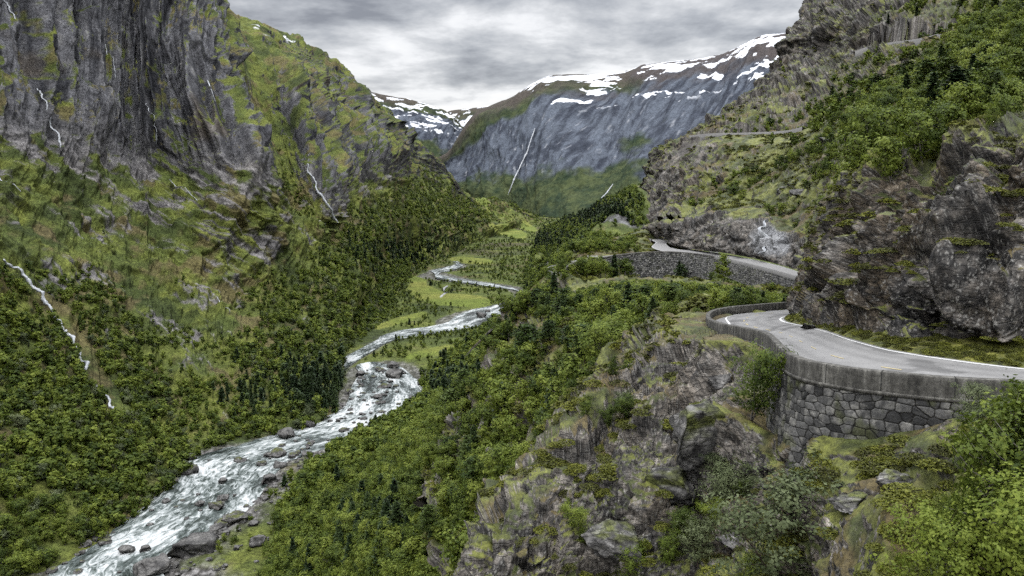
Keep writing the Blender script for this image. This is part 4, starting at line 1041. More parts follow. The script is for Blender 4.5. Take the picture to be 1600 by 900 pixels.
def both(name, tup, mb, ml):                         # one mesh with bark and leaves, for the far woods
    T, TF, V, Fc, tone = tup
    o = mk_obj(name, np.concatenate([T, V]), np.concatenate([TF, Fc + len(T)]), 4, [mb, ml], smooth=False, extra=dict(shade=np.concatenate([np.zeros(len(T)), tone])), link=False)
    o.data.polygons.foreach_set('material_index', np.concatenate([np.zeros(len(TF)), np.ones(len(Fc))]).astype(np.int32)); return o
class Kind:                                          # one kind of plant, in three degrees of detail
    def __init__(s, name, trunkname, crownname, cat, mb, ml, makers):
        s.name, s.tn, s.cn, s.cat, s.mb, s.ml = name, trunkname, crownname, cat, mb, ml
        s.lod = [[f(sd) for sd in range(n)] for f, n in makers]        # tuples of geometry, height 1
        s.mesh = {}
        s.places = []                                                  # (pos, height, rotation)
    def part_meshes(s, l, i):
        if (l, i) not in s.mesh:
            T, TF, V, Fc, tone = s.lod[l][i]
            a = mk_obj(s.tn, T, TF, 4, s.mb, smooth=True, link=False).data; b = mk_obj(s.cn, V, Fc, 4, s.ml, smooth=False, extra=dict(shade=tone), link=False).data
            s.mesh[(l, i)] = (a, b)
        return s.mesh[(l, i)]
    def individual(s, pos, h, rz, l, i, label, group=None, wide=1.0):
        i = i % len(s.lod[l]); a, b = s.part_meshes(l, i); e = empty(s.name, tuple(pos), rz); e.scale = (h * wide, h * wide, h)
        for nm, me in ((s.tn, a), (s.cn, b)):
            c = bpy.data.objects.new(nm, me); SC.collection.objects.link(c); c.parent = e
        return tag(e, label, s.cat, group)
K_BIRCH = Kind("birch_tree", "trunk", "crown", "tree", M_BARK, M_BIRCH, [
    (lambda s: broadleaf(100 + s, 1, 20, 5200, .018, .34, 2, 1.0), 4), (lambda s: broadleaf(200 + s, 1, 10, 1700, .036, .36, 1 + s % 3, 1.15), 6), (lambda s: broadleaf(300 + s, 1, 7, 300, .095, .38, 1 + s % 2, 1.3), 6)])
K_BUSH = Kind("bush", "stem", "foliage", "bush", M_BARKD, M_BUSH, [
    (lambda s: broadleaf(400 + s, 1, 14, 9500, .0165, .5, 5, 1.1, .03), 4), (lambda s: broadleaf(500 + s, 1, 7, 1100, .045, .55, 4, 1.1, .03), 5), (lambda s: broadleaf(600 + s, 1, 5, 240, .12, .6, 3, 1.3, .03), 4)])
K_WILLOW = Kind("willow_bush", "stem", "foliage", "bush", M_BARKD, M_GREYL, [
    (lambda s: broadleaf(700 + s, 1, 15, 6000, .018, .45, 4, 1.1, .05), 3), (lambda s: broadleaf(800 + s, 1, 9, 1300, .036, .48, 3, 1.1, .05), 4), (lambda s: broadleaf(900 + s, 1, 6, 220, .095, .5, 2, 1.1, .05), 3)])
K_SPRUCE = Kind("spruce_tree", "trunk", "crown", "tree", M_BARKD, M_NEEDLE, [
    (lambda s: conifer(1000 + s, 1, 26, 9, 34, .020), 3), (lambda s: conifer(1100 + s, 1, 16, 7, 12, .042), 4), (lambda s: conifer(1200 + s, 1, 9, 6, 4, .10), 3)])
K_PINE = Kind("pine_tree", "trunk", "crown", "tree", M_BARKD, M_NEEDLE2, [
    (lambda s: conifer(1300 + s, 1, 16, 8, 60, .018, .30, True), 3), (lambda s: conifer(1400 + s, 1, 11, 7, 18, .038, .30, True), 4), (lambda s: conifer(1500 + s, 1, 7, 6, 6, .09, .32, True), 3)])

# scatter: candidates on the patches, thinned by a spacing in metres
def scatter(patch, kind_fn, dens_fn, spacing_fn, n_try, seed):
    r = np.random.default_rng(seed); p = PATCH[patch]; nr, nc = p['P'].shape[:2]
    a = r.integers(1, nr - 1, n_try); b = r.integers(1, nc - 1, n_try)
    # area weight in the world, so that trees stand evenly on the ground
    P = p['P'][a, b]; n = p['n'][a, b]; G = p['G'][a, b]; t = p['t'][a, b]; u = p['u'][a, b]
    e1 = p['P'][a, b + 1] - p['P'][a, b - 1]; e2 = p['P'][a + 1, b] - p['P'][a - 1, b]
    ar = np.linalg.norm(np.cross(e1, e2)[:, :2 + 1], axis=1) / 4
    sp = spacing_fn(P)
    dens = dens_fn(P, n, G, t, u)
    total = nr * nc
    prob = ar * dens / sp ** 2 * total / n_try
    P = P + (p['P'][a, np.minimum(b + 1, nc - 1)] - P) * r.random((n_try, 1)) + (p['P'][np.minimum(a + 1, nr - 1), b] - P) * r.random((n_try, 1))
    k = (r.random(n_try) < prob) & seen(P, 5.0, 1.06)
    if (prob > 1).mean() > .05: print("scatter", patch, "saturated", (prob > 1).mean())
    return P[k], n[k], G[k], t[k], u[k], r
def keep_clear(P, H):                                # nothing grows so high that it would hide the walls of the middle road
    x, y = TOPX(P); lim = np.interp(x, [860, 872, 890, 1000, 1100, 1150, 1200, 1262], [425, 447, 446, 438, 444, 444, 456, 468]) + 6 * noise(P * .07, 4)
    m = (x > 868) & (x < 1290) & (y > lim - 6) & (P[:, 1] > 60) & (P[:, 1] < 300)
    hm = np.maximum((y - lim), 0) / F * P[:, 1]
    return np.where(m, np.minimum(H, hm), H)
WPATHS = [[(0,402),(25,415),(50,440),(75,475),(100,505),(125,545),(140,582),(158,600),(172,628),(189,650)], [(478,258),(492,285),(510,320),(526,347)], [(270,282),(288,297),(312,316)], [(345,465),(352,478),(358,490)]]
def path_clear(G, rad=12):
    d = np.full(len(G), 1e9)
    for pth in WPATHS:
        p = resample([(a, b, 0) for a, b in pth], 60)
        for q in p: d = np.minimum(d, np.hypot(G[:, 0] - q[0] + 2, G[:, 1] - q[1] - 5))
    return d > rad
RC0 = CARVES[0][0]
def put(kind, P, h, road=True):
    h = keep_clear(P, h)
    if road and len(P):
        dr = np.min(np.hypot(P[:, None, 0] - RC0[None, :, 0], P[:, None, 1] - RC0[None, :, 1]), 1) if len(P) < 20000 else np.full(len(P), 99.)
        h = np.where((dr < 6.4) & (P[:, 2] < 3) & (P[:, 2] < np.interp(P[:, 1], [30, 100], [-7, -12])), 0, h)
    for q, hh in zip(P, h):
        if hh > .22: kind.places.append((q, float(hh)))

# ------------------------------------------------------------------ water falling down the slopes
def fall_mat():
    m, t = new_mat("falling water")
    out = N(t, 'ShaderNodeOutputMaterial'); b = N(t, 'ShaderNodeBsdfPrincipled')
    ax = N(t, 'ShaderNodeAttribute', attribute_name='fx'); ay = N(t, 'ShaderNodeAttribute', attribute_name='fy')
    c = N(t, 'ShaderNodeCombineXYZ'); t.links.new(MA(t, 'MULTIPLY', ax.outputs['Fac'], .15), c.inputs[0]); t.links.new(ay.outputs['Fac'], c.inputs[1])
    n = NOI(t, c.outputs[0], 2.2, 5, .6, .8)
    col = RAMP(t, n, [(.34, (.14, .15, .16)), (.48, (.40, .42, .44)), (.64, (.72, .74, .76))])
    t.links.new(col, b.inputs['Base Color']); b.inputs['Roughness'].default_value = .6; t.links.new(b.outputs[0], out.inputs[0]); return m
M_FALL = fall_mat()
def waterfall(pts, w, label, only=None, lift=.4, name="waterfall", seed=0):
    r = np.random.default_rng(seed); C = []
    pts = resample([(x, y, 0) for x, y in pts], max(8, int(sum(np.hypot(*np.diff(np.array(pts), axis=0).T)) / 4)))
    for q in pts:
        P, n = ground_at(q[0], q[1], only); near = min((ground_at(q[0] + dx, q[1], only)[0] for dx in (-3, 3)), key=lambda v: v[1])
        C.append(P * min(1.0, near[1] / P[1]))
    C = np.array(C)
    for _ in range(18): C[1:-1] = (C[:-2] + C[1:-1] * 2 + C[2:]) / 4
    s = C[:, 1].mean(); view = C / np.linalg.norm(C, axis=1, keepdims=True)
    C = resample(C, len(C) * 3); view = C / np.linalg.norm(C, axis=1, keepdims=True)
    tg = np.gradient(C, axis=0); tg /= np.linalg.norm(tg, axis=1, keepdims=True) + 1e-9
    sd = np.cross(tg, np.array([0, -1., .35])); sd /= np.linalg.norm(sd, axis=1, keepdims=True)
    nrm = np.cross(sd, tg); nrm *= -np.sign((nrm * view).sum(1))[:, None]
    C = C + sd * (fbm(np.stack([np.arange(len(C)) * .09, 0 * C[:, 0] + seed + w, 0 * C[:, 0]], -1), 3, 7) * min(w, 2.2) * 2.0)[:, None]
    ww = w * .75 * ((.6 if w > 2.5 else .15) + .9 * np.abs(fbm(np.stack([np.arange(len(C)) * .21, 0 * C[:, 0] + seed, 0 * C[:, 0]], -1), 3, seed))) * (np.interp(np.arange(len(C)), [0, 3, len(C) - 4, len(C) - 1], [.4, 1, 1.1, .5]))
    k = 5; u = np.linspace(-.5, .5, k)
    V = C[:, None] + sd[:, None] * (u[None, :, None] * ww[:, None, None]) + nrm[:, None] * (lift + w * .35 * (1 - (2 * u) ** 2)[None, :, None])
    L_ = np.concatenate([[0], np.cumsum(np.linalg.norm(np.diff(C, axis=0), axis=1))])
    o = mk_obj(name, V, gridfaces(len(C), k), 4, M_FALL, extra=dict(fx=np.repeat(L_[:, None], k, 1) * 4 / w, fy=u[None] * ww[:, None] * 4 / w))
    return tag(o, label, "waterfall")
waterfall([(0,402),(25,415),(50,440),(75,475),(100,505),(125,545),(140,582)], 3.3, "white stream tumbling through the birch slope above the river, upper length", 'left', 3.0)
waterfall([(158,600),(172,628),(189,650)], 2.8, "short lower length of the white stream in the birch slope", 'left', 3.0)
waterfall([(64,140),(80,185),(92,215),(100,238)], 2.6, "thin white fall down the dark cliff nearest the upper corner", 'left', 3.0)
waterfall([(168,72),(178,100),(186,128),(192,145)], 2.2, "faint high fall in the middle of the dark cliff face", 'left', 3.0)
waterfall([(234,165),(244,195),(250,226)], 2.4, "narrow fall ending at the foot of the grey cliff", 'left', 3.0)
waterfall([(300,70),(315,105),(328,138),(336,162)], 2.2, "wet white streak down the long rib below the skyline", 'left', 3.0)
waterfall([(478,258),(492,285),(510,320),(526,347)], 3.6, "white fall in the gully between the near mountain and the next", 'left', 3)
waterfall([(0,275),(14,286),(30,300)], 2.4, "little cascade on the slabs under the green ledge", 'left', 3.0)
waterfall([(270,282),(288,297),(312,316)], 2.0, "small cascade on pale slabs under the grey cliff", 'left', 3.0)
waterfall([(12,0),(20,22),(30,48)], 2.6, "thin fall high on the cliff at the frame corner", 'left', 3.0)
waterfall([(345,465),(352,478),(358,490)], 2.2, "tiny fall over a dark step in the wooded slope", 'left', 3.0)
waterfall([(835,203),(828,222),(824,240),(813,260),(806,275),(800,290),(794,304)], 12, "long thin waterfall down the far blue mountainside", 'rf', 14)
waterfall([(956,290),(948,302),(938,314)], 11, "short pale fall low on the far mountain face", 'rf', 12)
waterfall([(1203,352),(1197,358),(1194,368),(1193,380),(1192,394),(1190,402)], 2.3, "small waterfall spreading over the pale rock beside the middle road", 'rc', .5)

# ------------------------------------------------------------------ boulders
def rock_mesh(seed, sub=4, planes=9, cmin=.45, cvar=.3):
    import bmesh
    bm = bmesh.new(); bmesh.ops.create_icosphere(bm, subdivisions=sub, radius=1); V = np.array([v.co[:] for v in bm.verts]); Fc = np.array([[v.index for v in f.verts] for f in bm.faces]); bm.free()
    r = np.random.default_rng(seed)
    Q = V.copy()
    for _ in range(planes):                               # chop flat sides
        d = r.normal(size=3); d /= np.linalg.norm(d); c = cmin + cvar * r.random(); k = Q @ d; Q = Q - np.maximum(k - c, 0)[:, None] * d
    Q = Q + V * (facets(V * 1.6 + seed * 7, seed, 1, .15) * .12 + facets(V * 4.5 + seed, seed + 5, 1, .15) * .045 + fbm(V * 6, 3, seed) * .02)[:, None]
    Q = Q * (np.array([1.0, .8 + .3 * r.random(), .62 + .25 * r.random()]))
    k = fbm(V * 2.5 + seed, 4, seed) * .5 + .5
    c = mixc((.035, .033, .031), (.15, .145, .135), sm(.25, .7, k)); c = mixc(c, (.25, .24, .22), sm(.6, .8, fbm(V * 6 + seed, 3, seed + 2) * .5 + .5))
    mo_ = sm(.3, .8, V[:, 2] + fbm(V * 3, 3, seed + 9) * .8 - .25) * (seed % 3 == 0)
    c = mixc(c, (.10, .115, .02), mo_ * .9)
    return Q, Fc, c
ROCKS = []
for s in range(9):
    Q, Fc, c = rock_mesh(s); o = mk_obj("boulder", Q, Fc, 3, M_NEAR, c, link=False); ROCKS.append(o.data)
BLOCKS = []
for s in range(6):
    Q, Fc, c = rock_mesh(50 + s, 5, 16, .38, .26); o = mk_obj("boulder", Q, Fc, 3, M_NEAR, c, link=False); BLOCKS.append(o.data)
def boulder(P, size, rz, i, label, group=None, flat=1.0, tilt=(0, 0), pool=None):
    pool = pool or ROCKS; o = bpy.data.objects.new("boulder", pool[i % len(pool)]); SC.collection.objects.link(o); o.location = tuple(P); o.scale = (size, size, size * flat); o.rotation_euler = (tilt[0], tilt[1], rz)
    return tag(o, label, "boulder", group)
def floor_pt(px, py, dz=0.0):
    D = floorD(px, py); p = PX(px, py, D); d = river_dist(p[:1], p[1:2])[0]; p[2] = zfloor(D) + max(.75, min(d * .09, 2.2)) + dz; return p
R_ = random.Random(5)
BB = [  # px, py of the base centre, width in px, label
 (366,818,46,"great rounded brown boulder on the gravel shore beside the river bend"), (300,865,84,"broad dark boulder mass at the river edge with bushes behind"), (245,895,70,"half cut off boulder at the bottom frame edge beside the river"),
 (296,738,38,"rounded boulder against the wooded bank where the river narrows"), (336,834,30,"smooth boulder just below the great rounded one"), (374,722,20,"grey boulder with a flat top breaking the white water"),
 (433,712,32,"pale boulder at the far shore of the white water"), (450,684,36,"long low boulder in the stream above the white water"), (347,756,17,"small mossy round boulder in mid stream"),
 (411,728,20,"dark boulder beside the pale one at the shore"), (418,755,32,"flat boulder on the shore gravel"), (478,668,30,"pale boulder in front of the dark spruces"), (466,660,26,"tall boulder at the foot of the spruce bank"),
 (616,591,34,"long mossy boulder in the wide pool"), (638,640,18,"round boulder at the outflow of the wide pool"), (596,581,16,"grey boulder in the upper end of the pool"), (612,575,24,"low rock bar at the head of the pool"),
 (405,858,30,"grey boulder among gravel beside the shore bushes"), (342,795,30,"wet boulder half under water upstream of the great rounded one"), (752,496,22,"rock bar splitting the upper river"), (763,488,10,"small rock beside the bar in the upper river")]
for k in range(95):                                  # loose rock on the gravel bar
    y = 690 + 215 * R_.random(); xr = np.interp(y, [690, 735, 792, 832, 893], [470, 430, 388, 336, 250]); x = xr + 10 + R_.random() ** 1.6 * np.interp(y, [690, 760, 900], [25, 60, 170]); D = floorD(x, y)
    s = .6 + 2.3 * R_.random() ** 2.2; boulder(floor_pt(x, y, s * .2), s, R_.random() * 6, int(R_.random() * 9), "large rock on the gravel bar" if s > 1.2 else "small rock on the gravel bar", "large rocks on the gravel bar" if s > 1.2 else "small rocks on the gravel bar", .8)
for k, (x, y, w, lab) in enumerate(BB):
    D = floorD(x, y); s = w / F * D / 2 * 1.05
    boulder(floor_pt(x, y, s * .15), s, R_.random() * 6, k + (k == 5), lab, flat=.95 if w < 60 else .8)
for k in range(85):                                  # dark rocks where the wide pool spills over
    y = 572 + 92 * R_.random() ** .8; xl = np.interp(y, [572, 606, 640, 668], [566, 556, 545, 490]); xr = np.interp(y, [572, 590, 634, 668], [640, 655, 665, 610]); x = xl + (xr - xl) * R_.random(); D = floorD(x, y)
    s = 1.1 + 2.2 * R_.random() ** 2; boulder(floor_pt(x, y, s * .12), s, R_.random() * 6, int(R_.random() * 9), "dark rock sticking out of the shallow wide pool", "rocks in the wide pool", .6)
LC = BANKS[0]; cnt = 0
for k in range(900):
    if cnt > 110: break
    i = int(len(LC[0]) * R_.random() ** 1.25); i = min(i, len(LC[0]) - 1); f = R_.random()
    edge = R_.random() < .62
    f = (1.0 + R_.random() ** 2 * .35 if R_.random() < .6 else -R_.random() * .12) if edge else f
    p = LC[0][i] * (1 - f) + LC[1][i] * f; x, y = TOPX(p)
    if y > 905: continue
    s = (.8 + 2.4 * R_.random() ** 2.5) * (1 + p[1] / 900); p[2] = zfloor(p[1]) + max(.7, min(river_dist(p[:1], p[1:2])[0] * .09, 2.2)) + s * .12
    if edge: lab, g = ("grey river boulder lying along the gravel shore", "boulders on the river shore")
    elif y < 650: lab, g = ("dark rock sticking out of the shallow wide pool", "rocks in the wide pool")
    else: lab, g = ("dark wet rock breaking the white water", "rocks in the rapids")
    boulder(p, s, R_.random() * 6, int(R_.random() * 9), lab, g, .8); cnt += 1
# loose blocks of the foreground outcrop and of the slope by the road
for k, (x, y, w, fl, only, lab) in enumerate([
    (1018,560,58,1.05,'g1',"square topped block standing at the head of the foreground outcrop"),
    (1075,565,92,.62,'g1',"long lichen pale slab lying below the bend of the near road"),
    (1085,690,120,1.15,'g1',"huge overhanging block in the middle of the foreground outcrop"),
    (1000,690,110,.7,'g1',"broad grey slab leaning beside the huge overhanging block"),
    (905,790,120,.6,'g1',"mossy lower slab of the foreground outcrop"),
    (1130,600,60,.8,'g1',"dark cracked block beside the birch at the wall"),
    (960,720,80,.9,'g1',"grey block low on the valley side of the foreground outcrop"),
    (1045,770,110,.8,'g1',"wide block under the huge overhanging one"), (870,850,110,.8,'g1',"rough rounded buttress at the outcrop's lower edge"), (960,860,120,.7,'g1',"pale streaked slab at the bottom of the outcrop"),
    (800,900,90,1.0,'g1',"lowest corner block of the outcrop above the valley"), (1150,850,80,.7,'g1',"dark block beside the big grey green willow"), (1035,620,70,.9,'g1',"tilted block between the long pale slab and the huge one"),
    (1330,790,80,.6,'g1',"dark jagged rock in the middle of the bushy slope"), (1395,760,70,.7,'g1',"brown rock under the little birch on the ledge"),
    (1330,690,54,.7,'g1',"rough block at the foot of the masonry wall"),
    (1230,300,34,.5,'up',"pale flat rock in the middle of the bushy slope above the road"),
    (1262,262,40,.45,'up',"white grey slab higher among the bushes above the road"),
    (1255,300,26,.6,'up',"pale lump of rock under the white grey slab"),
    (1150,292,30,.5,'up',"pale low rock on the grass above the rock cutting"),
    (1310,222,44,.4,'up',"tilted pale slab below the tall spruce slope"),
    (1060,350,40,.4,'up',"smooth pale ledge at the corner of the S bend"),
    (1270,525,26,.6,'verge',"low stone at the foot of the dark cliff near the bend")]):
    if only == 'verge': P = Z2P(x - 4, y - 14, -10.9); n = None
    else: P, n = ground_at(x, y, only)
    s = w / F * P[1] / 2 * 1.35
    P = P + (np.array([0, -s * .05, s * .08]) if only == 'g1' else np.array([0, s * .4, 0])); boulder(P, s, [.4, 2.2, .9, 3.6, 1.3, 5.0, 2.6, .2][k % 8], [1, 4, 7, 2, 5, 8, 4][k % 7], lab, None, fl, (.12, -.18), BLOCKS)

# ------------------------------------------------------------------ the woods
def hts(P, r, a, b): return a + (b - a) * r.random(len(P))
W_SPR = lambda x, y, cx, cy, rx, ry: np.exp(-(((x - cx) / rx) ** 2 + ((y - cy) / ry) ** 2))
# left side
P, n, G, t, u, r = scatter('left', None, lambda P, n, G, t, u: sm(-.05, .25, fbm(P * .018, 3, 90) * .8 + G[..., 4] * 1.9 - .72) * (G[..., 4] > .02) * sm(.05, .3, n[..., 2]) * (1 - FIELD_AT(G[..., 0], G[..., 1], P, 790, 362, 34, 6.5, .2)) * path_clear(G),
                        lambda P: 2.7 + P[:, 1] * .0038, 600000, 1)
x, y = TOPX(P)
spr = np.maximum.reduce([W_SPR(x, y, 500, 615, 60, 34), .8 * W_SPR(x, y, 620, 395, 60, 16), .5 * W_SPR(x, y, 690, 380, 40, 16), .5 * W_SPR(x, y, 400, 620, 60, 25)])
isS = r.random(len(P)) < spr * 1.15
isB = (~isS) & (r.random(len(P)) < sm(.9, .3, G[..., 4]) * .8 + .15)
isW = (~isS) & (~isB) & (r.random(len(P)) < .2)
H = (4.6 + 5.4 * r.random(len(P)) ** 1.5) * np.clip(.45 + .6 * G[..., 4], .4, 1.1) * (1 + .0003 * np.maximum(P[:, 1] - 800, 0))
put(K_SPRUCE, P[isS], H[isS] * 1.35); put(K_BUSH, P[isB], H[isB] * .62); put(K_WILLOW, P[isW], H[isW] * .8)
m = ~(isS | isB | isW); put(K_BIRCH, P[m], H[m])
# right lower side
P, n, G, t, u, r = scatter('fs', None, lambda P, n, G, t, u: (G[..., 4] > .02) * sm(-.55, -.2, fbm(P * .02, 3, 91)) * (1 - FIELD_AT(G[..., 0], G[..., 1], P, 672, 550, 40, 6, -.22)) * (1 - FIELD_AT(G[..., 0], G[..., 1], P, 752, 518, 30, 3.5, -.55)),
                        lambda P: 2.5 + P[:, 1] * .0036, 400000, 2)
x, y = TOPX(P)
spr = np.maximum.reduce([.9 * W_SPR(x, y, 705, 610, 22, 30), .95 * W_SPR(x, y, 930, 335, 60, 18), .7 * W_SPR(x, y, 850, 375, 40, 14), .4 * W_SPR(x, y, 590, 830, 40, 40)])
isS = r.random(len(P)) < spr + .015; isB = (~isS) & (r.random(len(P)) < .32)
H = (4.6 + 4.8 * r.random(len(P)) ** 1.4) * (1 + .0003 * np.maximum(P[:, 1] - 800, 0))
put(K_SPRUCE, P[isS], H[isS] * 1.3); put(K_BUSH, P[isB], H[isB] * .65); m = ~(isS | isB); put(K_BIRCH, P[m], H[m])
# valley floor bushes
fl = PATCH['valley_ground']
def dfloor(P, n, G, t, u):
    d = river_dist(P[:, 0], P[:, 1]); x, y = G[:, 0], G[:, 1]; f = 0
    for q in [(722,470,42,9.5,.08),(668,459,30,12,.35),(650,437,18,8,.5),(628,500,42,5,-.28),(672,550,38,5.5,-.22),(745,408,24,4.5,.05),(790,362,34,7,.2),(825,356,14,5,.3),(722,405,20,4,0),(858,353,10,4,-.2),(800,477,22,3,.2)]:
        f = np.maximum(f, FIELD_AT(x, y, P, *q))
    return sm(3, 12, d) * (1 - f) * sm(-.35, .15, fbm(P * .012, 3, 92) + .25) * ((P[:, 1] < 420) * .35 + (P[:, 1] >= 420)) * sm(240, 300, P[:, 1])
P, n, G, t, u, r = scatter('valley_ground', None, dfloor, lambda P: 3.6 + P[:, 1] * .0045, 260000, 3)
isB = r.random(len(P)) < .45; isS = (~isB) & (r.random(len(P)) < .07); H = 3.0 + 4 * r.random(len(P)) ** 2; H *= (1 + .0002 * np.maximum(P[:, 1] - 800, 0))
put(K_BUSH, P[isB], H[isB] * .6); put(K_SPRUCE, P[isS], H[isS] * 1.3); m = ~(isB | isS); put(K_BIRCH, P[m], H[m])
# the spur
P, n, G, t, u, r = scatter('g2', None, lambda P, n, G, t, u: sm(-.15, .15, fbm(P * .05, 3, 93) + G[..., 3] * .5) * sm(.15, .5, n[..., 2]) * (1 - .8 * (t > 4.5)), lambda P: 2.6 + P[:, 1] * .004, 120000, 4)
isS = r.random(len(P)) < .06; isP = (~isS) & (r.random(len(P)) < .07); isB = ~(isS | isP) & (r.random(len(P)) < .5); H = 2.4 + 4.6 * r.random(len(P)) ** 1.3
put(K_SPRUCE, P[isS], H[isS] * 1.2); put(K_PINE, P[isP], H[isP] * 1.2); put(K_BUSH, P[isB], H[isB] * .62); m = ~(isS | isP | isB); put(K_BIRCH, P[m], H[m])
# the knoll
P, n, G, t, u, r = scatter('kn', None, lambda P, n, G, t, u: sm(.0, .2, fbm(P * .04, 3, 94) + .12 + .5 * sm(905, 940, G[..., 0]) * sm(394, 388, G[..., 1])) * sm(.3, .6, n[..., 2]) * (1 - sm(880, 895, G[..., 0]) * sm(395, 400, G[..., 1]) * sm(1003, 990, G[..., 0])) * (t > .6) * (G[..., 1] > 378) * (G[..., 0] < 995), lambda P: 3.6 + 0 * P[:, 0], 60000, 5)
isB = r.random(len(P)) < .5; H = 2.5 + 3 * r.random(len(P))
put(K_BUSH, P[isB], H[isB] * .7); put(K_BIRCH, P[~isB], H[~isB])
# the slope above the road
def up_clear(G):
    d = np.full(len(G), 1e9)
    for C in (UR, UR2):
        x, y = TOPX(resample(C, 40))
        for a_, b_ in zip(x, y): d = np.minimum(d, np.hypot(G[:, 0] - a_, (G[:, 1] - b_ - 7) * .8))
    return d > 9
P, n, G, t, u, r = scatter('up', None, lambda P, n, G, t, u: sm(-.05, .25, fbm(P * .035, 3, 95) * .9 + G[..., 4] * 1.6 - .5) * sm(.1, .4, n[..., 2]) * (t < 5.9) * up_clear(G), lambda P: 2.6 + P[:, 1] * .0075, 260000, 6)
isS = r.random(len(P)) < .035; isP = (~isS) & (r.random(len(P)) < .05); isB = ~(isS | isP) & (r.random(len(P)) < .45); H = (2.8 + 4.8 * r.random(len(P)) ** 1.3) * np.clip(.5 + .6 * G[..., 4], .5, 1.1)
put(K_SPRUCE, P[isS], H[isS] * 1.3); put(K_PINE, P[isP], H[isP] * 1.25); put(K_BUSH, P[isB], H[isB] * .62); m = ~(isS | isP | isB); put(K_BIRCH, P[m], H[m])
# top of the near cliff
P, n, G, t, u, r = scatter('j', None, lambda P, n, G, t, u: (t < 1.3) * sm(.0, .2, fbm(P * .12, 3, 96) + .18) * sm(.3, .6, n[..., 2]), lambda P: 2.6 + 0 * P[:, 0], 60000, 7)
isB = r.random(len(P)) < .5; H = 1.4 + 2.6 * r.random(len(P))
put(K_BUSH, P[isB], H[isB] * .7); put(K_BIRCH, P[~isB], H[~isB] * 1.2)
# foreground outcrop and slope under the wall
P, n, G, t, u, r = scatter('g1', None, lambda P, n, G, t, u: sm(.0, .2, fbm(P * .16, 3, 97) + np.clip(G[..., 3], -.3, .5) + .02) * sm(.25, .5, n[..., 2]) * (t > 2.3) * ~((G[..., 0] > 1190) & (G[..., 0] < 1470) & (G[..., 1] < 745)), lambda P: 1.9 + 0 * P[:, 0], 60000, 8)
isB = r.random(len(P)) < .5; isW = (~isB) & (r.random(len(P)) < .4); H = 0.9 + 1.5 * r.random(len(P)) ** 1.5
put(K_BUSH, P[isB], H[isB] * .8); put(K_WILLOW, P[isW], H[isW]); m = ~(isB | isW); put(K_BIRCH, P[m], H[m])

# plants one can point at: picture base, height in picture, kind
SOLO = [
 (K_SPRUCE,1487,212,104,'up',"tall dark spruce standing above the mossy cliff top",1.5), (K_PINE,1452,222,62,'up',"dark pine just beside the tall spruce on the slope",1.2),
 (K_BIRCH,1172,655,138,'g1',"slim leafy birch growing against the end of the masonry wall",.9), (K_BIRCH,950,600,132,'g2',"largest round birch on the ridge below the near bend",1.2),
 (K_BIRCH,1038,530,62,'g2',"dark leafy birch just beyond the square topped block",1.1), (K_SPRUCE,838,695,92,'g2',"light spruce pair member lower on the wooded spur",1.1), (K_SPRUCE,866,672,104,'g2',"taller light spruce on the wooded spur",1.1),
 (K_BIRCH,902,705,84,'g2',"thin grey green birch beside the light spruces",1.0), (K_BIRCH,800,745,90,'g2',"leafy birch at the lower edge of the dark spur",1.0),
 (K_WILLOW,1215,905,190,'g1',"big grey green willow bush in the bottom foreground",1.25), (K_BIRCH,1505,850,285,'g1',"fresh green birch rising in front of the parapet",.9), (K_BIRCH,1580,850,270,'g1',"dense green birch at the frame edge under the parapet",1.0),
 (K_BUSH,1400,925,150,'g1',"yellow green bush at the bottom of the slope",1.1), (K_BUSH,1500,965,200,'g1',"large lime green bush in the corner foreground",1.1), (K_BUSH,1590,960,260,'g1',"dark centred bush filling the lower frame corner",1.1),
 (K_BIRCH,1382,702,48,'g1',"little birch on the ledge in front of the masonry",1.2), (K_BIRCH,1231,745,92,'g1',"spindly birch sapling before the masonry wall",.9), (K_WILLOW,1130,800,100,'g1',"small grey willow under the huge overhanging block",1.1),
 (K_BUSH,1300,860,90,'g1',"bright bush beside the big grey green willow",1.1), (K_WILLOW,1090,880,80,'g1',"silvery willow bush among the lower rocks",1.0), (K_BUSH,985,900,60,'g1',"low bush on the lowest rock shelf",1.0),
 (K_BUSH,1095,515,34,'g2',"round bush on the grass outside the near bend",1.2), (K_PINE,1015,468,48,'g2',"dark pine in front of the long dry stone wall",.9), (K_PINE,1063,455,44,'g2',"second dark pine before the long dry stone wall",.9),
 (K_BIRCH,1130,440,44,'g2',"bushy birch hiding the middle of the long dry stone wall",1.1), (K_SPRUCE,1352,300,70,'up',"dark spruce right of the pale slabs",1.1), (K_BUSH,1500,330,60,'j',"light bush hanging on the mossy cliff top",1.2)]
for k, (kd, x, y, hp, only, lab, wide) in enumerate(SOLO):
    P, n = ground_at(x, y, only); h = hp / F * P[1]; P[2] -= .08 * h * 0 + .05
    kd.individual(P, h, k * 1.7, 0 if P[1] < 110 else 1, k, lab, None, wide)
REG = [(lambda x, y, D: D < 70, "on the rocky foreground slope below the parapet"), (lambda x, y, D: D < 120 and x > 1240, "on the mossy top of the near cliff"), (lambda x, y, D: x > 1000 and y < 345, "on the slope above the middle road"),
       (lambda x, y, D: x > 990 and y >= 345 and D < 150, "beside the near bend on the ridge"), (lambda x, y, D: x > 850 and y > 370 and D < 300, "below the long dry stone wall"), (lambda x, y, D: D < 230 and x > 640, "on the dark wooded spur above the valley"),
       (lambda x, y, D: x > 420 and y > 600, "on the wooded hillside across the river"), (lambda x, y, D: x <= 330 and y > 560, "in the wood on the near river bank"), (lambda x, y, D: x < 700, "on the slope beneath the big cliffs")]
NIND = {K_BIRCH: 270, K_BUSH: 270, K_WILLOW: 150, K_SPRUCE: 220, K_PINE: 90}
import collections
